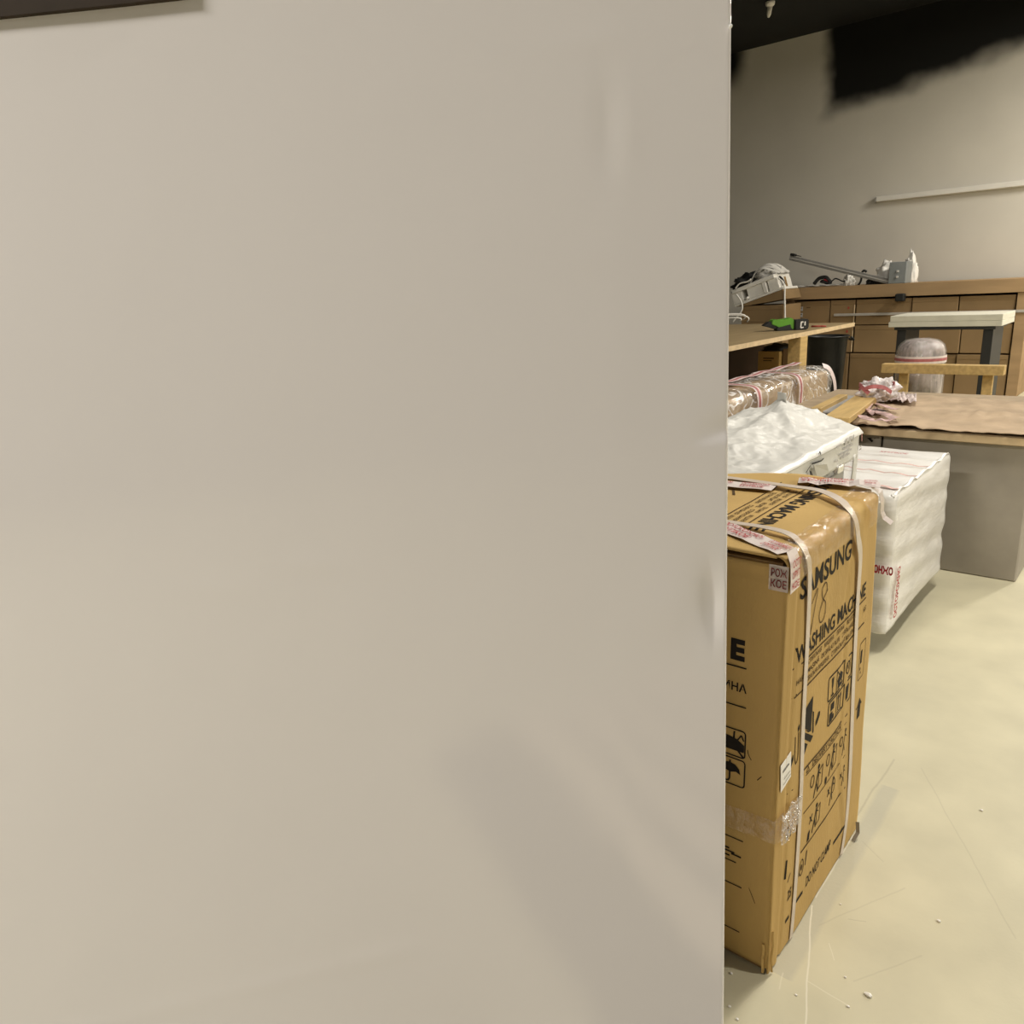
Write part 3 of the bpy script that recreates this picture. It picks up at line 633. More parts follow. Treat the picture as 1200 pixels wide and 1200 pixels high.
# torn bottom corner
for i, (x, y, h) in enumerate(((-0.470, 1.2215, 0.070), (-0.4570, 1.234, 0.10))):
    bm = bmesh.new(); p = [(x+0.0012*sin(k*1.7+i), y+0.001*cos(k*2.1), 0.004+h*k/6) for k in range(7)]; ribbon(bm, p, (0.8, 0.5, 0), 0.005-0.001*i, 0.0015); obj('torn_flap', bm, CARD, cb)
bm = bmesh.new(); ribbon(bm, [(-0.452, 1.722, 0.002), (-0.447, 1.740, 0.018), (-0.453, 1.752, 0.038)], (1, 0, 0.4), 0.009, 0.002); o = obj('torn_flap', bm, GREY, cb)

# ------------------------------------------------------------------ white film-wrapped appliance behind the carton
WX, WY0, WY1 = -0.79, 1.86, 2.70
wa = thing('wrapped_appliance', 'white appliance wrapped in milky plastic film, standing behind the brown strapped carton', 'appliance', (-1.1, 2.28, 0))
prof = [(-0.79, 0.850), (-0.846, 0.866), (-0.90, 0.880), (-0.94, 0.902), (-0.994, 0.914), (-1.055, 0.922), (-1.10, 0.903), (-1.20, 0.890), (-1.27, 0.845), (-1.45, 0.80)]
def prof_z(x):
    for (a, b), (c, d) in zip(prof, prof[1:]):
        if x >= c: return b+(d-b)*(x-a)/(c-a)
    return prof[-1][1]
def film_top(a, b):
    x = WX+0.007 - 0.667*a; y = WY0+(WY1-WY0)*b
    k = b**2.0; z = 0.848*(1-k) + prof_z(x)*k - (0.0 if x > -1.27 else 0.0)
    env = min(1, a*8)
    # folds fan out from the raised tab at the back
    dx, dy = x+1.055, y-2.66; th = atan2(dx, -dy+0.02); rr = sqrt(dx*dx+dy*dy)
    z += env*(0.010*sin(th*9+1.3)*min(1, rr*3)*exp(-rr*1.2) + 0.013*fbm((x*7+y*3, y*7-x*2, 1), 1, 4)) - 0.014*max(0, 1-a*45)
    rdg = 1-abs(mn.noise(Vector((x*11+y*5, y*12-x*3, 2.2))))*2
    z += env*(0.009*max(0, rdg)**3*0.6 + 0.002*(1-abs(mn.noise(Vector((x*30-y*18, y*26+x*12, 5))))*2))
    z += 0.012*G(abs(dx*0.6+dy*0.35), 0.015)*G(rr, 0.4)
    return Vector((x, y + 0.01*fbm((x*5, 3, b*3), 1, 2)*(b > 0.99), z))
obj('film_cover', solid(grid(130, 150, film_top), 0.003), FOAMW, wa, True)
bm = bmesh.new(); q = at(917, 473, Y=2.69)
tp = grid(6, 8, lambda a, b: Vector((q.x-0.02+0.04*a, 2.68+0.012*sin(a*3+b*2), 0.905+0.055*b))); bm.free(); obj('film_tab', solid(tp, 0.002, (0, 1, 0)), FOAMW, wa, True)
def cap_fn(a, b):
    y = WY0+(WY1-WY0)*a; z = 0.757+0.086*b
    return Vector((WX + 0.003 + 0.0035*fbm((y*10, z*14, 5), 1, 3) - 0.010*max(0, b-0.85)/0.15 - 0.008*G(y-2.24, 0.04)*(1-b) - 0.03*max(0, (a-0.97)/0.03), y, z))
obj('foam_cap', solid(grid(60, 10, cap_fn), 0.02, (-1, 0, 0)), FOAMW, wa, True)
obj('appliance_body', bx((WX-0.63, WY0+0.01, 0.02), (WX-0.035, WY1-0.03, 0.83), 0.01), mat('silver_panel', (0.42, 0.43, 0.45, 1), 0.3, var=0.15, vscale=7, metal=0.3), wa)
obj('side_film', grid(50, 40, lambda a, b: Vector((WX-0.006+0.006*fbm((a*14, b*9, 2), 1, 3), WY0+0.02+(WY1-WY0-0.05)*a, 0.02+0.74*b))), film_mat('appliance_film', (1, 1, 1, 1), 0.14, 14, 0.10, 0.8), wa, True)
obj('corner_film', solid(grid(10, 40, lambda a, b: Vector((WX+0.004+0.003*fbm((a*8, b*12, 6), 1, 3)-0.012*a*a, WY1-0.075+0.08*a, 0.02+0.75*b))), 0.003, (-1, 0, 0)), FOAMW, wa, True)
obj('base_foam', bx((WX-0.64, WY0, 0.0), (WX-0.004, WY1-0.01, 0.07), 0.01), FOAMW, wa)
bm = bmesh.new(); ks = [at(984, 548, X=WX+0.004), at(990, 550, X=WX+0.004)]
ko = obj('clasp', bx((WX-0.01, ks[0].y-0.02, ks[0].z-0.018), (WX+0.008, ks[0].y+0.03, ks[0].z+0.006), 0.003), mat('chrome', (0.8, 0.8, 0.82, 1), 0.15, metal=1.0), wa); ko['label'] = 'shiny metal clasp'
obj('clasp_plate', bx((WX-0.01, ks[0].y-0.06, ks[0].z-0.05), (WX-0.002, ks[0].y+0.06, ks[0].z-0.02), 0.003), GREY, wa)
wf = Face((WX+0.0065, 0, 0), (0, 1, 0), (0, 0, 1), 0.001)
def wp(px, py): q = at(px, py, X=WX+0.0075); return q.y, q.z
for i in range(7):
    a = wp(991+i*1.5, 521.5-0.8*i); b = wp(991.3+i*1.5, 514-0.8*i)
    if i % 3 != 2: wf.line([a, b], 0.010)
for (x0, y0, x1, y1) in ((980, 524, 986, 520.5), (988, 527, 1000, 520.5), (984, 534, 998, 526), (979, 541, 982, 539.5), (986, 537, 996, 531), (1007, 524, 1009.5, 522.5), (1007, 527, 1009.5, 525.5)): wf.line([wp(x0, y0), wp(x1, y1)], 0.006)
lp_ = wf.done('printed_label', mat('faint_grey_print', (0.42, 0.40, 0.38, 1), 0.7, var=0.2, vscale=50), wa); lp_['label'] = 'faint grey label print'
wf = Face((WX+0.0065, 0, 0), (0, 1, 0), (0, 0, 1), 0.0012)
wf.line([wp(1010, 508), wp(1010, 517)], 0.006); wf.done('red_mark', mat('faint_red', (0.55, 0.25, 0.22, 1), 0.6, var=0.1), wa)
wf = Face((WX+0.0075, 0, 0), (0, 1, 0), (0, 0, 1), 0.001)
wf.poly([wp(948, 551), wp(950.5, 552.5), wp(954, 561.5), wp(949.5, 561)]); wf.line([wp(944, 554), wp(949.5, 545.5)], 0.004); wf.line([wp(951, 543.5), wp(962, 540), wp(965, 537)], 0.005); wf.line([wp(959, 532), wp(960.5, 529), wp(961.5, 533)], 0.005); wf.line([wp(965, 544), wp(966, 547)], 0.005)
tr_ = wf.done('tear', mat('dark_tear', (0.03, 0.028, 0.025, 1), 0.8, var=0.1), wa); tr_['label'] = 'dark tear in the film'
# folded flap of torn film beside the tear
tp = [Vector((WX+0.012, *wp(952, 545))), Vector((WX+0.030, *wp(960, 543))), Vector((WX+0.026, *wp(964, 552))), Vector((WX+0.012, *wp(956, 560)))]
bm = bmesh.new(); bm.faces.new([bm.verts.new(v) for v in tp]); obj('film_flap', solid(bm, 0.002, (-1, 0, 0)), FOAMW, wa)

# ------------------------------------------------------------------ film-wrapped stack at the right
q = at(1036, 745, z=0.08); SX, SY0, SZ1 = q.x, q.y, 0.605
SY1 = at(1012, 522, z=SZ1).y
st = thing('wrapped_bundle', 'tall block wrapped in white stretch film with red warning tape, right of the brown carton', 'bundle', ((SX-1.5)/2, (SY0+SY1)/2, 0))
STW = mat('white_stretch_film', (0.74, 0.72, 0.68, 1), 0.30, var=0.10, vscale=5, bump=0.30, bscale=14, stretch=(1, 1, 4), detail=5)
def rib(t): return 0.0030*abs(sin(t*23))+0.003*sin(t*61+1)
def st_front(a, b):
    x = SX-(SX+1.60)*a; z = 0.08+(SZ1-0.08)*b
    c = 0.018*(max(0, (b-0.94)/0.06)**2) + 0.018*max(0, (0.03-a)/0.03)**2
    return Vector((x, SY0+c-rib(z+x*0.15)+0.004*fbm((x*6, z*10, 2), 1, 3), z))
def st_side(a, b):
    y = SY0+0.012+(SY1-SY0-0.012)*a; z = 0.08+(SZ1-0.08)*b
    return Vector((SX-0.012*(max(0, (b-0.94)/0.06)**2)-0.004+rib(z+y*0.12)*0.7+0.004*fbm((y*6, z*10, 7), 1, 3)-0.008*max(0, (0.02-a)/0.02), y, z))
def st_top(a, b):
    x = SX-0.008-(SX+1.60)*a; y = SY0+0.012+(SY1-SY0-0.012)*b
    return Vector((x, y, SZ1+0.006*sin(y*38+x*1.5)*abs(sin(y*17))+0.005*fbm((x*4, y*14, 3), 1, 3)-0.004*max(0, (0.03-b)/0.03)))
obj('front_wrap', solid(grid(60, 50, st_front), 0.003, (0, 1, 0)), STW, st, True)
obj('side_wrap', solid(grid(40, 50, st_side), 0.003, (-1, 0, 0)), STW, st, True)
obj('top_wrap', solid(grid(50, 80, st_top), 0.003), STW, st, True)
obj('core', bx((-1.60, SY0+0.03, 0.078), (SX-0.03, SY1-0.01, SZ1-0.02)), LGREY, st)
for i in range(3): obj('skid', bx((-1.55, SY0+0.06+i*(SY1-SY0-0.2)/2, 0), (SX-0.10, SY0+0.16+i*(SY1-SY0-0.2)/2, 0.078), 0.003), BLACK, st)
# warning tape round it (the lettering on the front runs upside down)
def sp_(px, py): q = at(px, py, Y=SY0-0.006); return q.x, q.z
xa, za = sp_(1024, 668); xb, zb = sp_(1047, 670)
fw = Face((0, SY0-0.0045, 0), (1, 0, 0), (0, 0, 1), 0.006)
fw.text('ОЖНО', xa, za-0.006, 0.027, xb-xa, bold=0.06, rot180=True)
fw.done('red_lettering', RED, st)

fw = Face((SX+0.004, 0, 0), (0, 1, 0), (0, 0, 1), 0.003)
yv, zv = [q for q in (at(1047.5, 728, X=SX+0.007).y, at(1047.5, 728, X=SX+0.007).z)]
fv = Face((SX+0.004, yv+0.02, 0.10), (0, 0, 1), (0, -1, 0), -0.003)
fv.n = Vector((1, 0, 0)); fv.off = 0.004
fv.text('ОСТОРОЖНО', 0.02, 0.0, 0.034, 0.20, bold=0.05); pass
fv.done('red_lettering', RED, st)
fT = Face((0, 0, SZ1+0.012), (1, 0, 0), (0, 1, 0), 0.001)
q0 = at(1031, 529, z=SZ1+0.013)
fT.text('ХРУПКОЕ', q0.x, q0.y-0.012, 0.026, 0.11, bold=0.03)
RED2 = mat('faded_red', (0.42, 0.13, 0.13, 1), 0.5, var=0.2, vscale=40)
fT.done('red_lettering', RED2, st)
for py0, py1 in ((538.5, 543), (549.5, 555), (566, 572.5)):
    a, b = at(1010, py0, z=SZ1+0.010), at(1052, py1, z=SZ1+0.010); b2 = a+(b-a)*2.2
    b2 = Vector((SX-0.01, a.y+(b.y-a.y)*(SX-0.01-a.x)/(b.x-a.x), a.z)); a2 = a-(b-a)*0.6
    bm = bmesh.new(); ribbon(bm, [a2+(b2-a2)*t/10+Vector((0, 0, 0.003*sin(t*1.9))) for t in range(11)], (0, 1, 0), 0.012 if py0 < 560 else 0.016, 0.001); obj('red_tape_line', bm, mat('pink_tape', (0.66, 0.44, 0.40, 1), 0.4, var=0.25, vscale=30) if py0 < 540 else bpy.data.materials['pink_tape'], st)

# ------------------------------------------------------------------ grey cartons carrying the salvaged panel, boards and paper
PZ = 0.655
pf = at(1000, 497, z=PZ); pf2 = at(1050, 505, z=PZ); PY = (pf.y+pf2.y)/2
sx = at(1033.5, 516, Y=PY+0.04).x
GCARD = mat('grey_carton', (0.36, 0.325, 0.27, 1), 0.75, var=0.10, vscale=6, spec=0.2)
gcs = []
for i, (x0, x1, lab) in enumerate(((sx-0.62, sx-0.004, 'grey carton with black marks under the salvaged panel'), (sx+0.004, sx+0.60, 'plain grey carton under the right end of the salvaged panel'))):
    g = thing('grey_carton', lab, 'carton', ((x0+x1)/2, PY+0.5, 0), 'grey cartons under the salvaged panel')
    obj('carton_body', bx((x0, PY+0.04, 0), (x1, PY+1.05, PZ-0.045), 0.006), GCARD, g)
    obj('lid_flap', bx((x0+0.004, PY+0.036, PZ-0.058), (x1-0.004, PY+1.04, PZ-0.042), 0.002), GCARD, g)
    if i == 0:
        gf = Face((0, PY+0.04, 0), (1, 0, 0), (0, 0, 1), 0.0012)
        gp = lambda px, py: (at(px, py, Y=PY+0.039).x, at(px, py, Y=PY+0.039).z)
        gf.line([gp(1013, 511), gp(1022, 512.5)], 0.012); gf.line([gp(1014, 509.5), gp(1022.5, 517.5)], 0.010); gf.line([gp(1024, 513), gp(1029, 512)], 0.010)
        gf.done('black_mark', INK, g)
sp = thing('salvaged_panel', 'thick tan board panel lying on the grey cartons', 'panel', (sx, PY+0.5, PZ-0.04))
obj('board', bx((sx-0.61, PY, PZ-0.04), (sx+0.62, PY+1.25, PZ), 0.003), mat('particle_board', (0.36, 0.27, 0.17, 1), 0.7, var=0.15, vscale=12), sp)
obj('edge_strip', bx((sx-0.61, PY-0.006, PZ-0.036), (sx+0.62, PY, PZ-0.004), 0.001), PLY_EDGE, sp)
PAPB = mat('brown_wrapping_paper', (0.44, 0.33, 0.22, 1), 0.8, var=0.15, vscale=7, bump=0.35, bscale=22, spec=0.2)
xl, xr = pf.x-0.10, sx+0.60
def paper_fn(a, b):
    x = xl+(xr-xl)*a; y = PY-0.015+0.95*b+ (0.018*fbm((a*14, 0, 4), 1, 3) if b < 0.02 else 0)
    lift = 0.05*(1-a)*b
    return Vector((x+0.10*(1-a)*(-b), y, PZ+0.010+0.018*abs(fbm((x*6, y*5, 2), 1, 4))+0.03*G(b-0.48, 0.10)*abs(fbm((x*9, 1, 1), 1, 2))+0.012*(1 if b < 0.03 else 0)*abs(fbm((x*13, 9, 1), 1, 2))+lift*0.4))
pb = obj('wrapping_paper', solid(grid(50, 40, paper_fn), 0.003), PAPB, None, True); tag(pb, 'crumpled brown wrapping paper with a ragged front edge spread on the tan panel', 'paper')
# pinkish tape remains on the paper
for i, pts in enumerate((((1018, 482), (1026, 479), (1036, 484), (1050, 489)), ((1020, 469), (1034, 474), (1052, 479)), ((1010, 486), (1020, 491), (1034, 491), (1048, 490)), ((1012, 479), (1018, 471)))):
    w3 = [at(px, py, z=PZ+0.045+0.004*i) for px, py in pts]; w3 = smooth_path(w3, 5)
    for k, p_ in enumerate(w3): p_.z += 0.002*sin(k*1.3+i)-0.004
    bm = bmesh.new(); ribbon(bm, w3, (0.1, 1, 0.0) if i < 3 else (1, 0.1, 0), (0.05, 0.03, 0.045, 0.05)[i], 0.0015)
    o = obj('tape_remnant', bm, (mat('pink_tape_film', (0.52, 0.36, 0.34, 1), 0.35, var=0.45, vscale=35) if i == 0 else bpy.data.materials['pink_tape_film']), pb); 
bm = bmesh.new(); w3 = smooth_path([at(px, py, z=PZ+0.058) for px, py in ((1022, 480), (1030, 480.5), (1038, 482))], 4); ribbon(bm, w3, (0, 1, 0), 0.03, 0.001); obj('dark_scrap', bm, INK, pb)
def board(name, pA, pB, wd, th, z, m, lab, cat='board', grp=None):
    a, b = at(*pA, z=z), at(*pB, z=z); d = (b-a); d.z = 0; L = d.length; d.normalize(); n = Vector((-d.y, d.x, 0))
    M = Matrix((Vector((*d, 0)), Vector((*n, 0)), Vector((0, 0, 1, 0)), Vector((0, 0, 0, 1)))).transposed(); M.translation = a
    o = obj(name, bx((0, -wd/2, -th), (L, wd/2, 0), 0.003, M), m); tag(o, lab, cat, grp); return o
bd = board('pine_board', (980, 489), (1019, 461), 0.115, 0.030, PZ+0.072, WOOD, 'wide raw pine board lying slantwise across the brown paper')
bd2 = board('pine_board', (956, 478), (988, 462), 0.050, 0.035, PZ+0.052, WOOD, 'narrow pine batten left of the wide pine board')
board('grey_sheet', (966, 482), (998, 463.5), 0.085, 0.012, PZ+0.03, STEELW, 'grey sheet strip lying between the two pine boards', 'sheet')
# crumpled film clump
cc = at(1029, 458, z=PZ+0.095)
bm = bmesh.new(); bmesh.ops.create_icosphere(bm, subdivisions=5, radius=1)
for v in bm.verts:
    d = v.co.normalized(); r = 1+0.45*fbm((d.x*2.2, d.y*2.2, d.z*2.2), 1, 4)+0.12*abs(fbm((d.x*7, d.y*7, d.z*7), 1, 3))
    v.co = cc + Vector((d.x*0.085*r, d.y*0.09*r, max(-0.05, d.z*0.062*r)))
fc = obj('film_clump', bm, mat('white_pink_film', (0.68, 0.62, 0.60, 1), 0.3, var=0.3, vscale=22, bump=0.5, bscale=40), None, True); tag(fc, 'scrunched white and red warning tape beside the end of the pine board', 'film')
for i in range(4):
    bm = bmesh.new(); p = smooth_path([cc+Vector((0.085*cos(i*1.4+k*0.6), 0.095*sin(i*1.4+k*0.6)-0.03, 0.02+0.03*k-0.012*k*k)) for k in range(4)], 5); ribbon(bm, p, (0, 0.3, 1), 0.02, 0.001); obj('red_strip', bm, RED2, fc)
# long clear tape tail on the right of the clump
def scrap_fn(a, b):
    p = at(1034+40*a, 460+2*a+8*b, z=PZ+0.05); p.z += 0.02*fbm((a*9, b*6, 3), 1, 3); return p
fs2 = obj('tape_sheet', solid(grid(30, 10, scrap_fn), 0.002), mat('pale_pink_film', (0.60, 0.50, 0.47, 1), 0.35, var=0.35, vscale=25, bump=0.3, bscale=30), None, True); tag(fs2, 'flattened pinkish warning film strewn behind the brown paper', 'film')

# ------------------------------------------------------------------ long bundle in clear film
BZ = 0.76; BXr = -1.80; BYe = 5.50; BYs = 2.9; BXl = -2.12
lb = thing('film_wrapped_box', 'long brown box wrapped in clear film with red and white tape bands', 'box', ((BXr+BXl)/2, (BYs+BYe)/2, 0.45))
obj('inner_box', bx((BXl+0.02, BYs, 0.45), (BXr-0.02, BYe-0.10, BZ-0.03), 0.012), mat('bundle_cardboard', (0.50, 0.36, 0.20, 1), 0.6, var=0.1, vscale=4), lb)
obj('end_cap', bx((BXl+0.03, BYe-0.10, 0.46), (BXr-0.03, BYe-0.03, BZ-0.05), 0.02), mat('grey_end', (0.34, 0.31, 0.29, 1), 0.5, var=0.2, vscale=12), lb)
def fl(a, b):
    y = BYs+(BYe-BYs)*a; per = b*1.0
    cx, cz = (BXr+BXl)/2, 0.605; th = -0.35*pi + per*1.75*pi
    hx, hz = (BXr-BXl)/2+0.004, (BZ-0.45)/2+0.004
    c, s_ = cos(th), sin(th); k = 1/max(abs(c)/1, abs(s_)/1); n = 4.0; k = 1/((abs(c)**n+abs(s_)**n)**(1/n))
    tw = 0.013*fbm((y*8, per*9, 1), 1, 4)+0.006*fbm((y*25, per*18, 4), 1, 2); e = max(0, (a-0.94)/0.06); sh = 1-0.25*e*e
    return Vector((cx+(hx+tw)*c*k*sh, y+(0.02*sin(per*20) if a > 0.99 else 0), cz+(hz+tw)*s_*k*sh))
obj('clear_film', grid(110, 44, fl), film_mat('wrinkled_film', (1, 0.98, 0.97, 1), 0.22, 4.5, 0.07, 1.0, 0.7), lb, True)
for i, px in enumerate((868, 909, 946)):
    yb = at(px+4, 455-18*i*0.5, X=BXr).y
    yb = (3.55, 4.20, 4.82)[i]
    ring = smooth_path([(BXl-0.004, yb+0.03, 0.5), (BXl-0.002, yb+0.03, BZ-0.02), (BXl+0.04, yb+0.03, BZ+0.008), ((BXl+BXr)/2, yb+0.02, BZ+0.012), (BXr-0.03, yb+0.01, BZ+0.004), (BXr+0.012, yb, BZ-0.05), (BXr+0.014, yb, 0.6), (BXr+0.012, yb, 0.47)], 5)
    bm = bmesh.new(); ribbon(bm, ring, (0, 1, 0), 0.062, 0.001); to = obj('tape_band', bm, mat('tape_pale_pink', (0.70, 0.58, 0.56, 1), 0.4, var=0.12, vscale=20) if i == 0 else bpy.data.materials['tape_pale_pink'], lb); to['label'] = 'red and white warning tape'
    bm = bmesh.new(); ribbon(bm, [p+Vector((0.0015, 0, 0.0012)) for p in ring[12:]], (0, 1, 0), 0.022, 0.001); obj('red_stripe', bm, RED2, to)
bm = bmesh.new(); rg = [(BXl+0.07+0.004*sin(t), BYs+(BYe-BYs-0.05)*t/30, BZ+0.012+0.004*sin(t*1.7)) for t in range(31)]; ribbon(bm, rg, (1, 0, 0), 0.06, 0.001); to = obj('tape_band', bm, bpy.data.materials['tape_pale_pink'], lb)
bm = bmesh.new(); ribbon(bm, [(x, y, z+0.0012) for x, y, z in rg], (1, 0, 0), 0.02, 0.001); obj('red_stripe', bm, RED2, to)
bm = bmesh.new(); rg = smooth_path([(BXr-0.05, BYe-0.13, BZ+0.006), (BXr-0.02, BYe-0.09, BZ-0.02), (BXr+0.004, BYe-0.06, BZ-0.09), (BXr+0.006, BYe-0.02, BZ-0.18), (BXr-0.01, BYe+0.002, 0.49)], 6); ribbon(bm, rg, (0, 1, 0.2), 0.05, 0.001); obj('tape_band', bm, bpy.data.materials['tape_pale_pink'], lb)
bm = bmesh.new(); rg = [(BXr+0.010+0.003*sin(t), 4.9+(BYe-4.9)*t/8, 0.50-0.004*t+0.004*sin(2*t)) for t in range(9)]; ribbon(bm, rg, (0, 0.2, 1), 0.04, 0.001); obj('tape_band', bm, bpy.data.materials['tape_pale_pink'], lb)
tag(obj('support_carton', bx((BXl-0.05, BYs, 0), (BXr+0.02, BYe-0.1, 0.440), 0.006), CARD_BACK), 'low brown carton carrying the long film-wrapped box', 'carton')

# ------------------------------------------------------------------ workbench
wb = thing('workbench', 'plywood workbench with a pale front edge, reaching behind the refrigerator', 'workbench', (-3.3, 6.1, 0))
TX1, TY1, TZ = -2.475, 8.0, 0.9
obj('bench_top', bx((-4.15, 3.9, TZ-0.035), (TX1-0.004, TY1, TZ), 0.002), PLY, wb)
obj('front_edge', bx((TX1-0.004, 3.9, TZ-0.036), (TX1, TY1, TZ+0.0005), 0.001), PLY_EDGE, wb)
lx0, lx1 = at(923, 415, Y=6.6).x, at(937.5, 415, Y=6.6).x
obj('leg', bx((lx0, 6.6, 0), (lx1, 6.76, TZ-0.035), 0.003), WOOD, wb)
obj('leg', bx((-4.1, 6.6, 0), (-4.0, 6.76, TZ-0.035), 0.003), WOOD, wb)
obj('leg', bx((lx0, 4.0, 0), (lx1, 4.16, TZ-0.035), 0.003), WOOD, wb); obj('leg', bx((-4.1, 4.0, 0), (-4.0, 4.16, TZ-0.035), 0.003), WOOD, wb)
obj('apron', bx((-4.08, 4.0, TZ-0.12), (-4.05, 7.9, TZ-0.036)), WOOD, wb)
obj('back_board', bx((-3.36, 4.0, 0.05), (-3.33, 7.9, TZ-0.04)), mat('dark_brown_board', (0.06, 0.033, 0.018, 1), 0.7, var=0.15, vscale=4), wb)
obj('lower_shelf', bx((-4.0, 4.2, 0.20), (lx0, 7.9, 0.23), 0.002), PLY, wb)
# things under the bench
x0, x1 = at(888, 425, Y=6.9).x, at(913, 425, Y=6.9).x; zt = at(900, 412, Y=6.9).z
uc = thing('bench_carton', 'small brown carton with two printed lines on the shelf under the workbench', 'carton', ((x0+x1)/2, 7.05, 0.23))
obj('carton_body', bx((x0, 6.9, 0.23), (x1, 7.2, zt), 0.004), CARD, uc)
uf = Face((0, 6.9, 0), (1, 0, 0), (0, 0, 1), 0.001); uf.rect(x0+0.05, zt-0.065, x1-0.05, zt-0.055); uf.rect(x0+0.05, zt-0.085, x1-0.07, zt-0.077); uf.done('printed_line', INK_BROWN, uc)
bg = bmesh.new(); bmesh.ops.create_icosphere(bg, subdivisions=3, radius=1)
for v in bg.verts:
    d = v.co.copy(); r = 1+0.3*fbm(d*2.0, 1, 3); v.co = Vector(((x0+x1)/2+0.02+d.x*0.13*r, 7.05+d.y*0.12*r, max(zt, zt+0.005+d.z*0.06*r)))
tag(obj('black_bag', bg, BLACK, None, True), 'rumpled black bag on top of the carton under the workbench', 'bag')
xg = at(918, 425, Y=6.95).x
tag(obj('brown_box', bx((x1+0.01, 6.95, 0.23), (lx0-0.10, 7.2, zt+0.02), 0.004), CARD_BACK), 'plain brown box between the printed carton and the bench leg', 'box')
# bin
bc = Vector((-2.89, 8.45, 0))
bn = thing('rubbish_bin', 'black plastic rubbish bin with a handle standing behind the workbench', 'bin', bc)
bm = bmesh.new(); RB, RT, HB = 0.165, 0.215, 0.745; N = 32; profb = [(RB, 0.0), (RB+0.005, 0.03), (RT-0.008, HB-0.05), (RT, HB-0.045), (RT, HB-0.015), (RT+0.012, HB-0.012), (RT+0.012, HB), (RT-0.004, HB), (RT-0.012, HB-0.05), (RB-0.005, 0.03), (0.001, 0.03)]
vs = [[bm.verts.new(bc+Vector(((r+(0.002*sin(k*8*2*pi/N) if 0.05 < z < HB-0.06 else 0))*cos(2*pi*k/N), r*sin(2*pi*k/N), z))) for k in range(N)] for r, z in profb]
for a, b in zip(vs, vs[1:]):
    for k in range(N): bm.faces.new((a[k], a[(k+1) % N], b[(k+1) % N], b[k]))
bm.faces.new(vs[0][::-1]); obj('bin_body', bm, BINBLACK, bn, True)
bm = bmesh.new(); hd = (Rv*1.0); hd = Vector((0.76, 0.65, 0)); q0 = bc+hd*(RT+0.01); tv = Vector((-0.65, 0.76, 0)); tube(bm, smooth_path([q0-tv*0.07+Vector((0, 0, HB-0.02)), q0-tv*0.06+hd*0.035+Vector((0, 0, HB-0.05)), q0+tv*0.06+hd*0.035+Vector((0, 0, HB-0.05)), q0+tv*0.07+Vector((0, 0, HB-0.02))], 5), 0.012, 8); obj('handle', bm, BINBLACK, bn, True)
# green tool on the bench
gq = at(922, 385, z=TZ); gx = Vector((Rv.x, Rv.y, 0)).normalized(); gy = Vector((-gx.y, gx.x, 0))
g0 = at(896, 383.5, z=TZ); g1 = at(948, 386.5, z=TZ); gL = 0.40
GM = Matrix((Vector((*gx, 0)), Vector((*gy, 0)), Vector((0, 0, 1, 0)), Vector((0, 0, 0, 1)))).transposed(); gc = at(935, 387, z=TZ); GM.translation = gc
gt = thing('cordless_tool', 'lime green cordless tool with a black battery lying on the workbench', 'tool', gc)
k_ = (gc-CAM).dot(Fv)/900
def gp_(px, py): return (px-935)*k_, (387-py)*k_*1.02
def prism(pts, y0, y1, bev=0.0):
    bm = bmesh.new(); a = [bm.verts.new(GM @ Vector((u, y0, max(0.0, v)))) for u, v in pts]; b = [bm.verts.new(GM @ Vector((u, y1, max(0.0, v)))) for u, v in pts]
    bm.faces.new(a); bm.faces.new(b[::-1])
    for i in range(len(pts)): bm.faces.new((a[i], b[i], b[(i+1) % len(pts)], a[(i+1) % len(pts)]))
    if bev: bmesh.ops.bevel(bm, geom=bm.edges[:], offset=bev, segments=2, affect='EDGES')
    return bm
obj('tool_body', prism([gp_(*p) for p in ((905, 379), (906, 375), (910, 373.5), (915, 375.5), (921, 375), (927, 372.5), (931, 375), (931.5, 386), (922, 386), (914, 382), (907, 380))], 0.02, 0.13, 0.006), GREEN, gt)
obj('battery', prism([gp_(*p) for p in ((931.5, 375.5), (947.5, 375), (948, 385), (946, 387), (932, 387))], 0.0, 0.13, 0.008), BLACK, gt)
obj('nozzle', prism([gp_(*p) for p in ((896, 380.5), (902, 376.5), (906, 376), (907, 380), (914, 382), (917, 384), (911, 385), (905, 383))], 0.03, 0.11, 0.004), BLACK, gt)
obj('grip', prism([gp_(*p) for p in ((911, 383), (918, 382), (927, 380), (927, 384), (931, 386.8), (911, 386.8))], 0.01, 0.10, 0.004), BLACK, gt)
def at_gm(u, v): return GM @ Vector((u, -0.002, v))
bf = Face(GM @ Vector((0, 0, 0)), gx, (0, 0, 1), 0.001)
for pts in (((938.2, 378), (941, 378)), ((938.5, 378), (938.2, 384.5)), ((938.2, 384.5), (941.5, 384)), ((943, 377.5), (943, 382))): bf.line([gp_(*p) for p in pts], 0.010)
bf.done('white_mark', PAPER, gt)
pa, pb_ = at(951, 382.6, z=TZ+0.006), at(968, 382.4, z=TZ+0.006)
pn = thing('marker', 'red marker pen lying right of the green tool on the bench', 'pen', (pa.x, pa.y, TZ))
d = (pb_-pa); bm = bmesh.new(); tube(bm, [pa, pa+d*0.65], 0.009, 10); obj('barrel', bm, REDP, pn, True); bm = bmesh.new(); tube(bm, [pa+d*0.65, pa+d*0.7, pa+d], [0.0095, 0.0095, 0.007], 10); obj('cap', bm, REDP, pn, True)
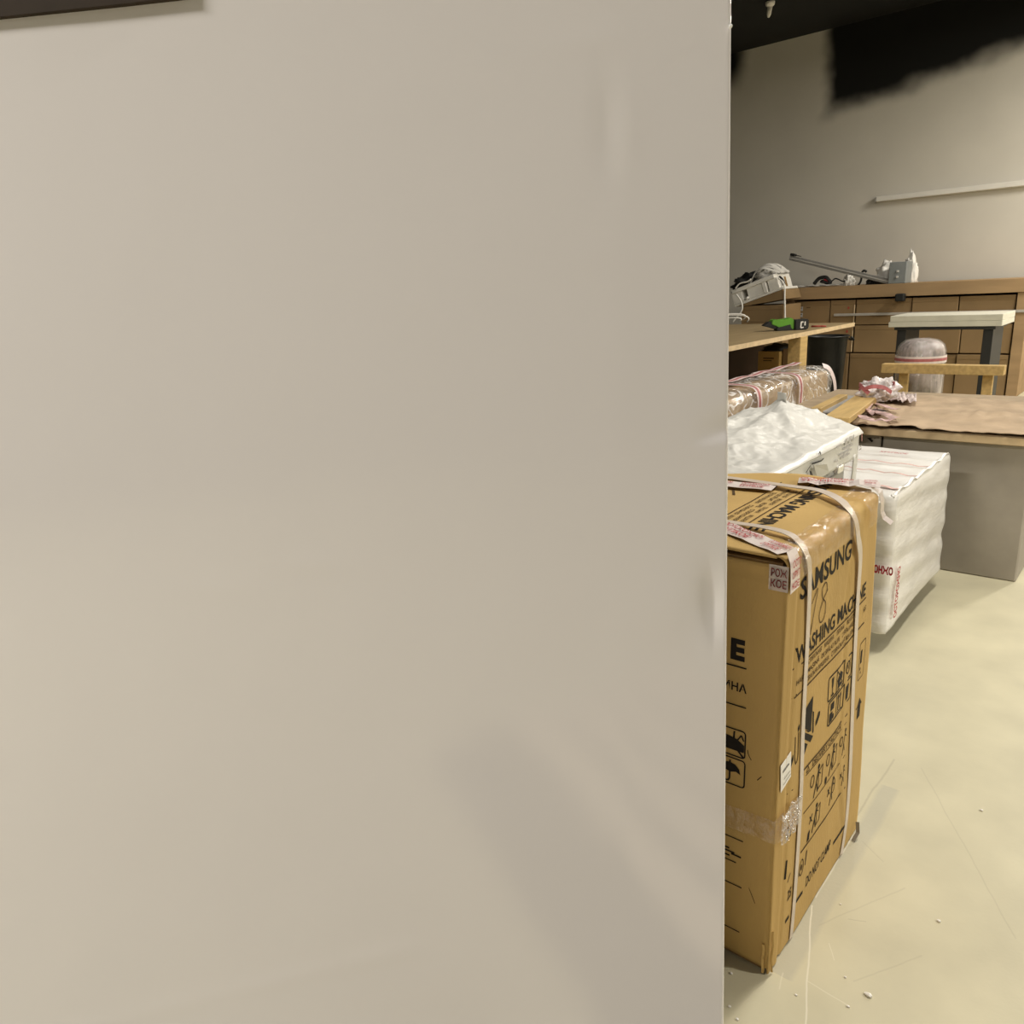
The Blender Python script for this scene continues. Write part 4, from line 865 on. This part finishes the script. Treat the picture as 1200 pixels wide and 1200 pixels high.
# white hose loops at the back of the bench
hs = bmesh.new(); hc = at(856, 379.5, z=TZ)
for r, dz in ((0.18, 0.0), (0.14, 0.03), (0.09, 0.01)):
    tube(hs, [hc+Vector((Rv.x, Rv.y, 0))*(r*cos(t*pi/12))+Vector((0, 0, 0.012+dz+r*0.45*max(0, sin(t*pi/12)))) + Vector((0.05*sin(t*0.5), 0.04*t/24, 0)) for t in range(0, 13)], 0.0075, 6)
hw = obj('white_cable', hs, WHITEP, None, True); hw['kind'] = 'stuff'; hw['label'] = 'loops of white cable at the back of the workbench'; hw['category'] = 'cable'

# ------------------------------------------------------------------ shelving unit full of cartons along the back wall
SYF = 9.75; UX0, UX1 = -3.856, -1.30
su = thing('shelving_unit', 'long brown board shelving unit along the back wall, filled with cartons', 'shelving', ((UX0+UX1)/2, 10.05, 0))
BOARDB = mat('brown_board', (0.36, 0.24, 0.125, 1), 0.65, var=0.12, vscale=3, stretch=(0.6, 4, 4), spec=0.25)
obj('top_board', bx((UX0, SYF-0.03, 1.085), (UX1, 10.5, 1.226), 0.003), BOARDB, su)
obj('side_board', bx((UX0, SYF-0.01, 0), (UX0+0.105, 10.5, 1.083), 0.003), BOARDB, su); obj('side_board', bx((UX1-0.105, SYF-0.01, 0), (UX1, 10.5, 1.083), 0.003), BOARDB, su)
obj('front_rail', bx((-3.258, SYF-0.025, 0.880), (UX1, SYF-0.005, 0.908), 0.002), mat('pale_rail', (0.42, 0.39, 0.34, 1), 0.4, var=0.08, vscale=10), su)
obj('back_board', bx((UX0+0.105, 10.46, 0), (UX1-0.105, 10.5, 1.083)), CARD_IN, su)
rows = [('top', 0.775, 1.062, [(-3.745, -3.322), (-3.312, -3.032), (-3.018, -2.42), (-2.41, -1.95), (-1.94, -1.42)]),
        ('middle', 0.455, 0.765, [(-3.745, -3.50), (-3.49, -3.035), (-3.018, -2.44), (-2.43, -1.90), (-1.89, -1.42)]),
        ('bottom', 0.0, 0.440, [(-3.745, -3.42), (-3.40, -3.065), (-3.050, -2.47), (-2.46, -1.92), (-1.91, -1.42)])]
ordn = ['first', 'second', 'third', 'fourth', 'fifth']
for rn, z0, z1, cols in rows:
    for i, (a, b) in enumerate(cols):
        dy = random.uniform(0, 0.025)
        c = thing('carton', '%s plain brown carton from the left in the %s row of the shelving unit' % (ordn[i], rn), 'carton', ((a+b)/2, SYF+0.3, z0), 'cartons in the shelving unit')
        obj('carton_body', bx((a, SYF+dy, z0), (b, SYF+0.6, z1-0.006), 0.005), CARD_BACK, c)
        obj('lid_flap', bx((a+0.001, SYF+dy-0.003, z1-0.05), (b-0.001, SYF+0.59, z1), 0.003), CARD_BACK, c)
        if rn != 'bottom' and i == 1: obj('lit_edge', bx((b-0.006, SYF+dy-0.006, z0+0.005), (b+0.001, SYF+dy+0.01, z1-0.055), 0.001), PLY_EDGE, c)  # pale strip: light caught on the carton edge, painted as colour
        if rn == 'top' and i == 0:
            for z in (1.00, 0.925):
                lb_ = obj('white_label', bx((-3.735, SYF+dy-0.004, z-0.05), (-3.645, SYF+dy-0.001, z), 0.0005), LGREY, c); lb_['label'] = 'pale paper label'
                lf2 = Face((0, SYF+dy-0.004, 0), (1, 0, 0), (0, 0, 1), 0.0006); lf2.rect(-3.73, z-0.02, -3.65, z-0.012); lf2.rect(-3.73, z-0.042, -3.67, z-0.036); lf2.done('label_print', INK_BROWN, lb_)
            kn = Face((0, SYF+dy, 0), (1, 0, 0), (0, 0, 1), 0.0015); kn.rect(-3.60, 0.985, -3.555, 0.993); kn.done('printed_line', INK_BROWN, c)
        if i == 1 and rn != 'bottom':
            kn = Face((0, SYF+dy-0.003, 0), (1, 0, 0), (0, 0, 1), 0.0015); kn.disc(-3.10, z1-0.09 if rn == 'top' else 0.70, 0.012, 0.016); kn.done('hand_hole', REDP, c)
TOPZ = 1.226
# things lying on the unit
def lump(name, c, sx_, sy_, sz_, m, lab, cat, amp=0.4, sub=4, sd=0.0, M=None):
    bm = bmesh.new(); bmesh.ops.create_icosphere(bm, subdivisions=sub, radius=1)
    for v in bm.verts:
        d = v.co.copy(); r = 1+amp*fbm((d.x*2.4+sd, d.y*2.4, d.z*2.4), 1, 4); v.co = Vector((c[0]+d.x*sx_*r, c[1]+d.y*sy_*r, max(c[2], c[2]+sz_*0.3+d.z*sz_*r)))
        if M is not None: v.co = M @ v.co
    return tag(obj(name, bm, m, None, True), lab, cat)
tag(obj('dust_sheet', solid(grid(30, 8, lambda a, b: Vector((-3.86+0.62*a, SYF-0.02+0.4*b, TOPZ+0.020+0.012*fbm((a*8, b*4, 2), 1, 3)))), 0.006), LGREY, None, True), 'thin grey sheet lying on the left end of the shelving unit', 'sheet')
P9 = lambda px, py: at(px, py, Y=9.85)
def cable(name, pts, r, m, lab, parts=None):
    bm = bmesh.new(); tube(bm, smooth_path([P9(*p) for p in pts], 5), r, 7); return tag(obj(name, bm, m, None, True), lab, 'cable')
c1 = cable('black_cable', ((954, 333), (958, 328), (962, 325.5), (968, 325), (971, 328), (973, 331), (969, 331.5), (964, 329.5), (962.5, 331.5)), 0.022, BLACK, 'thick black cable coil with red core on the shelving unit')
bm = bmesh.new(); tube(bm, smooth_path([P9(*p) for p in ((966, 328.5), (968.5, 328), (970.5, 330))], 4), 0.016, 7); obj('red_core', bm, RED, c1, True)
cable('thin_cable', ((973, 331), (976, 328.5), (979, 326.5), (983, 327.5), (987, 329.5), (991, 330)), 0.008, BLACK, 'thin dark cable trailing right of the black coil')
lump('paper_scrap', (P9(993, 331).x, 9.9, TOPZ), 0.06, 0.05, 0.09, WHITEP, 'small scrap of white paper between the cables and the strap', 'paper', 0.5)
lump('white_packing', (P9(1034, 330).x, 10.05, TOPZ), 0.13, 0.10, 0.17, WHITEP, 'crumpled white packing behind the grey metal bar', 'packing', 0.45, 4, 3.0)
lump('black_lump', (P9(1020, 330).x, 9.86, TOPZ), 0.05, 0.05, 0.05, BLACK, 'small black fitting under the grey bar, left', 'fitting', 0.4)
lump('black_lump', (P9(1031, 331).x, 9.84, TOPZ), 0.07, 0.05, 0.03, BLACK, 'flat black fitting under the grey bar beside the grey box', 'fitting', 0.4, 4, 5.0)
b0, b1 = at(925, 302, Y=9.75), at(1043, 330.5, Y=9.75)
mb = thing('metal_bar', 'long grey metal profile sloping down to the grey box', 'bar', (b1.x, 9.75, TOPZ))
d = (b1-b0).normalized(); up = Vector((0, 1, 0)).cross(d); up = up if up.z > 0 else -up
BM = Matrix((Vector((*d, 0)), Vector((0, 1, 0, 0)), Vector((*up, 0)), Vector((0, 0, 0, 1)))).transposed(); BM.translation = b0
Lb = (b1-b0).length
obj('profile', bx((0, 0, -0.028), (Lb, 0.05, 0.028), 0.004, BM), GREY, mb); obj('rib', bx((0.0, -0.004, -0.004), (Lb, 0.0, 0.006), 0.001, BM), LGREY, mb)
obj('bracket', bx((0.0, -0.01, 0.028), (0.06, 0.055, 0.055), 0.004, BM), BLACK, mb); obj('bracket_tip', bx((0.06, 0.01, 0.04), (0.13, 0.03, 0.048), 0.002, BM), BLACK, mb)
cable('tie_strap', ((1004.5, 335.5), (1008, 331), (1009.5, 326), (1010, 320), (1012.5, 317), (1015.5, 318.5)), 0.013, BLACK, 'black tie strap looped round the metal bar')
gb0, gb1 = at(1041.5, 320, Y=9.72).x, at(1062, 320, Y=9.72).x
gbx = thing('control_box', 'grey metal control box on the shelving unit at the end of the bar', 'box', (gb0+0.1, 9.85, TOPZ))
obj('case', bx((gb0, 9.72, TOPZ), (gb1, 9.95, TOPZ+0.235), 0.006), mat('blue_grey_case', (0.22, 0.235, 0.23, 1), 0.5, var=0.08, vscale=10), gbx)
for z in (0.06, 0.12): obj('knob', bx((gb0+0.08, 9.705, TOPZ+z), (gb0+0.105, 9.72, TOPZ+z+0.025), 0.003), LGREY, gbx)
lump('white_packing', (gb1-0.04, 10.06, TOPZ), 0.07, 0.05, 0.24, WHITEP, 'crumpled white packing showing above the grey control box', 'packing', 0.4, 4, 9.0)
hk = at(1049, 348, Y=9.66); tag(obj('black_hook', bx((hk.x, 9.64, hk.z-0.05), (hk.x+0.10, 9.72, hk.z+0.035), 0.015, None, 2), BLACK), 'black clamp on the front edge of the shelving unit', 'clamp')

# ------------------------------------------------------------------ cartons and white frame left of the unit
dark = CARD_BACK
lx = at(869, 366, Y=9.15).x; rx_ = at(918.5, 366, Y=9.15).x
z2 = 1.05
for i, (z0, z1) in enumerate(((0.0, 0.44), (0.442, 0.855), (0.857, z2))):
    c = thing('stacked_carton', ('lowest brown carton of the stack behind the workbench', 'middle brown carton of the stack behind the workbench', 'brown carton under the tilted carton behind the workbench')[i], 'carton', ((lx+rx_)/2, 9.4, z0), 'carton stack behind the workbench')
    obj('carton_body', bx((lx, 9.15, z0), (rx_, 9.68, z1-0.004), 0.004), CARD_BACK, c); obj('lid_flap', bx((lx+0.002, 9.147, z1-0.05), (rx_-0.002, 9.67, z1), 0.003), CARD_BACK, c)
tA = at(861, 360, Y=9.12); tB = at(918, 338.5, Y=9.12); d = (tB-tA); Lt = d.length; d.normalize(); up = Vector((0, 1, 0)).cross(d); up = up if up.z > 0 else -up
TM = Matrix((Vector((*d, 0)), Vector((0, 1, 0, 0)), Vector((*up, 0)), Vector((0, 0, 0, 1)))).transposed(); TM.translation = tA
tc_ = thing('tilted_carton', 'brown carton tipped up on one edge under the white plastic frame', 'carton', (tA.x, 9.35, z2))
bm = bmesh.new(); pts = [TM @ Vector((0.05, 0.01, -0.002)), TM @ Vector((Lt-0.01, 0.01, -0.002)), TM @ Vector((Lt-0.01, 0.01, -0.115))]
pts.append(Vector((pts[0].x+0.10, pts[0].y, z2+0.002))); pts[0].z = max(pts[0].z, z2+0.004); pts = [Vector((p.x, p.y, max(p.z, z2+0.002))) for p in pts]
fa = [bm.verts.new(p) for p in pts]; fb = [bm.verts.new(p+Vector((0, 0.49, 0))) for p in pts]; bm.faces.new(fa); bm.faces.new(fb[::-1])
for i in range(4): bm.faces.new((fa[i], fb[i], fb[(i+1) % 4], fa[(i+1) % 4]))
obj('carton_body', bm, CARD_BACK, tc_)
wd_ = thing('plastic_frame', 'white plastic tray frame with cells on the tilted carton', 'frame', (tA.x, 9.35, z2+0.1))
obj('lower_rail', bx((0, 0, 0), (Lt, 0.45, 0.028), 0.004, TM), WHITEP, wd_); obj('upper_rail', bx((0.02, -0.02, 0.155), (Lt-0.06, 0.45, 0.20), 0.004, TM), WHITEP, wd_)
for i, (a, b) in enumerate(((0.0, 0.14), (0.21, 0.42), (0.42, 0.47), (0.49, 0.62))): obj('cell', bx((a*Lt/0.66, 0.0 if i != 2 else -0.012, 0.028), (b*Lt/0.66, 0.4, 0.155), 0.004, TM), WHITEP, wd_)
obj('cell_back', bx((0.0, 0.2, 0.028), (Lt-0.03, 0.24, 0.155), 0.0, TM), CARD_IN, wd_)
bm = bmesh.new(); tube(bm, [TM @ Vector((0.165*Lt/0.66+0.01, -0.004+0.0, 0.045)), TM @ Vector((0.165*Lt/0.66+0.045, -0.012, 0.05))], 0.016, 8); obj('plug', bm, WHITEP, wd_, True)
# looped white film and straps over the frame
WF = WHITEP
for i in range(7):
    pts = [TM @ Vector((0.20+0.42*k/6+0.02*sin(i*2+k), 0.05+0.05*i, 0.20+(0.12+0.02*(i % 3))*sin(pi*k/6))) for k in range(7)]
    bm = bmesh.new(); ribbon(bm, smooth_path(pts, 4), (0.2*sin(i), 0.8, 0.5), 0.035, 0.002); o = obj('white_strap', bm, WHITEP, wd_)
lump('white_wrap', Vector((0.40, 0.22, 0.203)), 0.16, 0.14, 0.085, mat('white_film_grey', (0.55, 0.53, 0.49, 1), 0.4, var=0.4, vscale=18, bump=0.4, bscale=30), 'crumpled white film piled on the plastic frame', 'film', 0.5, 4, 2.0, TM)
def drape(name, pxs, r, m, lab, Y=9.06):
    bm = bmesh.new(); tube(bm, smooth_path([at(px, py, Y=Y) for px, py in pxs], 5), r, 6); o = obj(name, bm, m, None, True); tag(o, lab, 'cable'); return o
drape('hanging_cable', ((912, 326), (917, 330), (919.5, 337), (919.5, 348), (919.8, 362), (920, 376), (920, 383)), 0.010, WHITEP, 'pale cable hanging down right of the carton stack', 9.1)
drape('dark_cable', ((913, 324), (917, 328), (919, 334)), 0.016, BLACK, 'short black cable at the right end of the white frame', 9.2)
drape('side_cable', ((863, 345), (868, 352), (870, 360), (868, 366), (863, 372), (859, 377)), 0.010, WHITEP, 'white cable hanging at the left end of the white frame', 9.06)
bl = Vector((0.10, 0.3, 0.203))
lump('black_cable_heap', bl, 0.20, 0.12, 0.12, BLACK, 'heap of black cable on the left end of the white frame', 'cable', 0.5, 4, 7.0, TM)
drape('grey_cable', ((862, 338), (866, 333), (871, 331), (876, 330), (880, 327)), 0.010, WHITEP, 'thin white cable crossing the black cable heap', 9.05)

# ------------------------------------------------------------------ stand at the right edge: slabs, wrapped roll, wooden bar
Yr = 6.0
k6 = lambda px, py, Y=Yr: at(px, py, Y=Y)
xr0 = k6(1040, 425).x; rc = Vector((xr0+0.155, Yr+0.15, 0))
bs = thing('timber_block', 'square timber beam on posts, carrying the film-wrapped roll', 'timber', (rc.x, Yr-0.05, 0))
q0 = k6(1033, 426.5, Yr-0.1); q1 = k6(1033, 437, Yr-0.1)
obj('beam', bx((q0.x, Yr-0.1, q1.z), (q0.x+0.75, Yr-0.02, q0.z), 0.003), WOOD, bs)
for xx in (q0.x+0.10, q0.x+0.62): obj('post', bx((xx, Yr-0.02, 0), (xx+0.06, Yr+0.02, q0.z-0.005), 0.002), WOOD, bs)
rl = thing('wrapped_roll', 'upright roll in clear film with a red tape band behind the timber beam', 'roll', rc+Vector((0, 0.1, 0)))
bm = bmesh.new(); N = 28; zt = k6(1052, 398, Yr+0.15).z
pr_ = [(0.13, 0.0), (0.145, 0.02), (0.15, 0.4), (0.15, zt-0.09), (0.135, zt-0.045), (0.10, zt-0.015), (0.03, zt)]
vs = [[bm.verts.new(rc+Vector(((r+0.008*fbm((cos(k*2*pi/N)*3, sin(k*2*pi/N)*3, z*6), 1, 3))*cos(2*pi*k/N), 0.1+r*sin(2*pi*k/N), z))) for k in range(N)] for r, z in pr_]
for a, b in zip(vs, vs[1:]):
    for k in range(N): bm.faces.new((a[k], a[(k+1) % N], b[(k+1) % N], b[k]))
bm.faces.new(vs[0][::-1]); bm.faces.new(vs[-1]); obj('roll_core', bm, mat('grey_pink_roll', (0.34, 0.29, 0.27, 1), 0.5, var=0.5, vscale=10, stretch=(5, 5, 0.7)), rl, True)
bm = bmesh.new(); vs = [[bm.verts.new(rc+Vector(((r+0.012+0.006*fbm((cos(k*2*pi/N)*5, sin(k*2*pi/N)*5, z*4), 1, 3))*cos(2*pi*k/N), 0.1+(r+0.012)*sin(2*pi*k/N), z+0.006))) for k in range(N)] for r, z in pr_]
for a, b in zip(vs, vs[1:]):
    for k in range(N): bm.faces.new((a[k], a[(k+1) % N], b[(k+1) % N], b[k]))
obj('clear_film', bm, FILM, rl, True)
zb_ = k6(1044, 421, Yr+0.15).z
for dz, m_, hh in ((0, TAPE, 0.05), (0.002, RED2, 0.02)):
    bm = bmesh.new(); ribbon(bm, [rc+Vector(((0.168+dz)*cos(t*2*pi/32), 0.1+(0.168+dz)*sin(t*2*pi/32), zb_)) for t in range(33)], (0, 0, 1), hh, 0.0012); obj('tape_band', bm, m_, rl)
# black trestle with two white slabs
Y8 = 8.2; sl0 = at(1041.5, 376, Y=Y8).x
zt1 = at(1042, 377, Y=Y8).z; zt0 = at(1042, 383.5, Y=Y8).z; zt2 = at(1043, 370.5, Y=Y8).z
tk = thing('black_trestle', 'black metal trestle under the two white slabs', 'trestle', (sl0+0.4, Y8+0.3, 0))
obj('trestle_top', bx((sl0+0.05, Y8+0.02, zt0-0.03), (sl0+0.9, Y8+0.6, zt0-0.002), 0.003), BLACK, tk)
for xx in (sl0+0.07, sl0+0.80): obj('leg', bx((xx, Y8+0.05, 0), (xx+0.08, Y8+0.55, zt0-0.03), 0.003), BLACK, tk)
for i, (a, b) in enumerate(((zt0, zt1-0.004), (zt1+0.002, zt2))):
    sb = tag(obj('white_slab', bx((sl0+0.012*i, Y8, a if i == 0 else zt1-0.003), (sl0+0.95, Y8+0.62, b), 0.003), mat('ivory_slab', (0.62, 0.60, 0.50, 1), 0.5, var=0.06) if i == 0 else bpy.data.materials['ivory_slab']), ('lower ivory slab lying directly on the black trestle', 'upper ivory slab lying on top of the other one')[i], 'slab', 'ivory slabs on the trestle')

# ------------------------------------------------------------------ wall and ceiling fittings
wq0 = at(1027.5, 234, Y=10.57); 
wr = thing('wall_rail', 'white rail fixed high on the grey back wall', 'rail', (wq0.x, 10.58, wq0.z))
obj('rail_body', bx((wq0.x, 10.53, wq0.z-0.028), (wq0.x+1.6, 10.60, wq0.z+0.032), 0.006), mat('warm_white', (0.72, 0.69, 0.62, 1), 0.5, var=0.04), wr)
obj('end_cap', bx((wq0.x-0.015, 10.535, wq0.z-0.03), (wq0.x, 10.60, wq0.z+0.03), 0.004), LGREY, wr)
fx = Vector((-3.90, 9.03, 0))
cf = thing('ceiling_sensor', 'small white fitting hanging from the black ceiling', 'fitting', (fx.x, fx.y, CEIL_Z))
bm = bmesh.new(); q = at(902.5, 6, Y=9.03); tube(bm, [(q.x, 9.03, q.z+0.035), (q.x, 9.03, q.z+0.03), (q.x, 9.03, q.z), (q.x, 9.03, q.z-0.02)], [0.03, 0.05, 0.046, 0.02], 16); obj('cap', bm, WHITEP, cf, True)
bm = bmesh.new(); p1 = at(900.5, 20.5, Y=9.03); p0 = at(902.5, 8, Y=9.03); tube(bm, [p0, p1+(p0-p1)*0.3, p1], [0.026, 0.024, 0.012], 10); obj('stem', bm, WHITEP, cf, True)
bm = bmesh.new(); tube(bm, [(q.x, 9.03, q.z+0.03), (q.x, 9.03, CEIL_Z)], 0.010, 8); obj('drop_rod', bm, BLACK, cf, True)

# ------------------------------------------------------------------ crumbs on the floor
cr = bmesh.new()
for px, py, r in ((1018, 1167.5, 0.006), (1015, 1165.5, 0.004), (994, 1180, 0.003), (933, 1166.5, 0.0025), (855, 1180, 0.003), (864, 1195, 0.003), (990.5, 1145.5, 0.0025), (857, 1141, 0.003), (1005, 790, 0.006), (1100, 1080, 0.004), (1150, 950, 0.004), (985, 1060, 0.002)):
    q = at(px, py, z=0); r2 = bmesh.ops.create_icosphere(cr, subdivisions=1, radius=r)['verts']
    for v in r2: v.co = Vector((q.x+v.co.x*1.2, q.y+v.co.y*0.9, max(0.0, r*0.5+v.co.z*0.7)))
co = obj('crumbs', cr, PAPER); co['kind'] = 'stuff'; co['label'] = 'small white crumbs scattered on the floor'; co['category'] = 'crumbs'

# ------------------------------------------------------------------ unseen slatted pallet and mat, added to streak the enamel's reflection
pl = thing('added_pallet', 'low pallet of pale slats on the floor, added out of view for its reflection in the refrigerator side', 'pallet', (0.52, -0.33, 0))
PALE = mat('pale_slat', (0.80, 0.68, 0.52, 1), 0.6, var=0.08, vscale=5, stretch=(5, 0.6, 5))
for i in range(5): obj('slat', bx((0.13+0.165*i, -0.84, 0.10), (0.13+0.165*i+0.108, 0.18, 0.125), 0.003), PALE, pl)
for y in (-0.82, -0.36, 0.10): obj('runner', bx((0.13, y, 0.0), (0.915, y+0.07, 0.10), 0.002), mat('dark_runner', (0.10, 0.08, 0.06, 1), 0.7, var=0.1) if y < -0.8 else bpy.data.materials['dark_runner'], pl)
mt = obj('added_mat', bx((-0.10, -1.0, 0.0), (1.02, 0.26, 0.008), 0.003), mat('dark_rubber', (0.03, 0.03, 0.028, 1), 0.7, var=0.2, vscale=20)); tag(mt, 'dark rubber mat added under the slatted pallet to darken the reflection', 'mat')  # unseen, added to darken the enamel's reflection around the slats
pl.location.z = 0.008
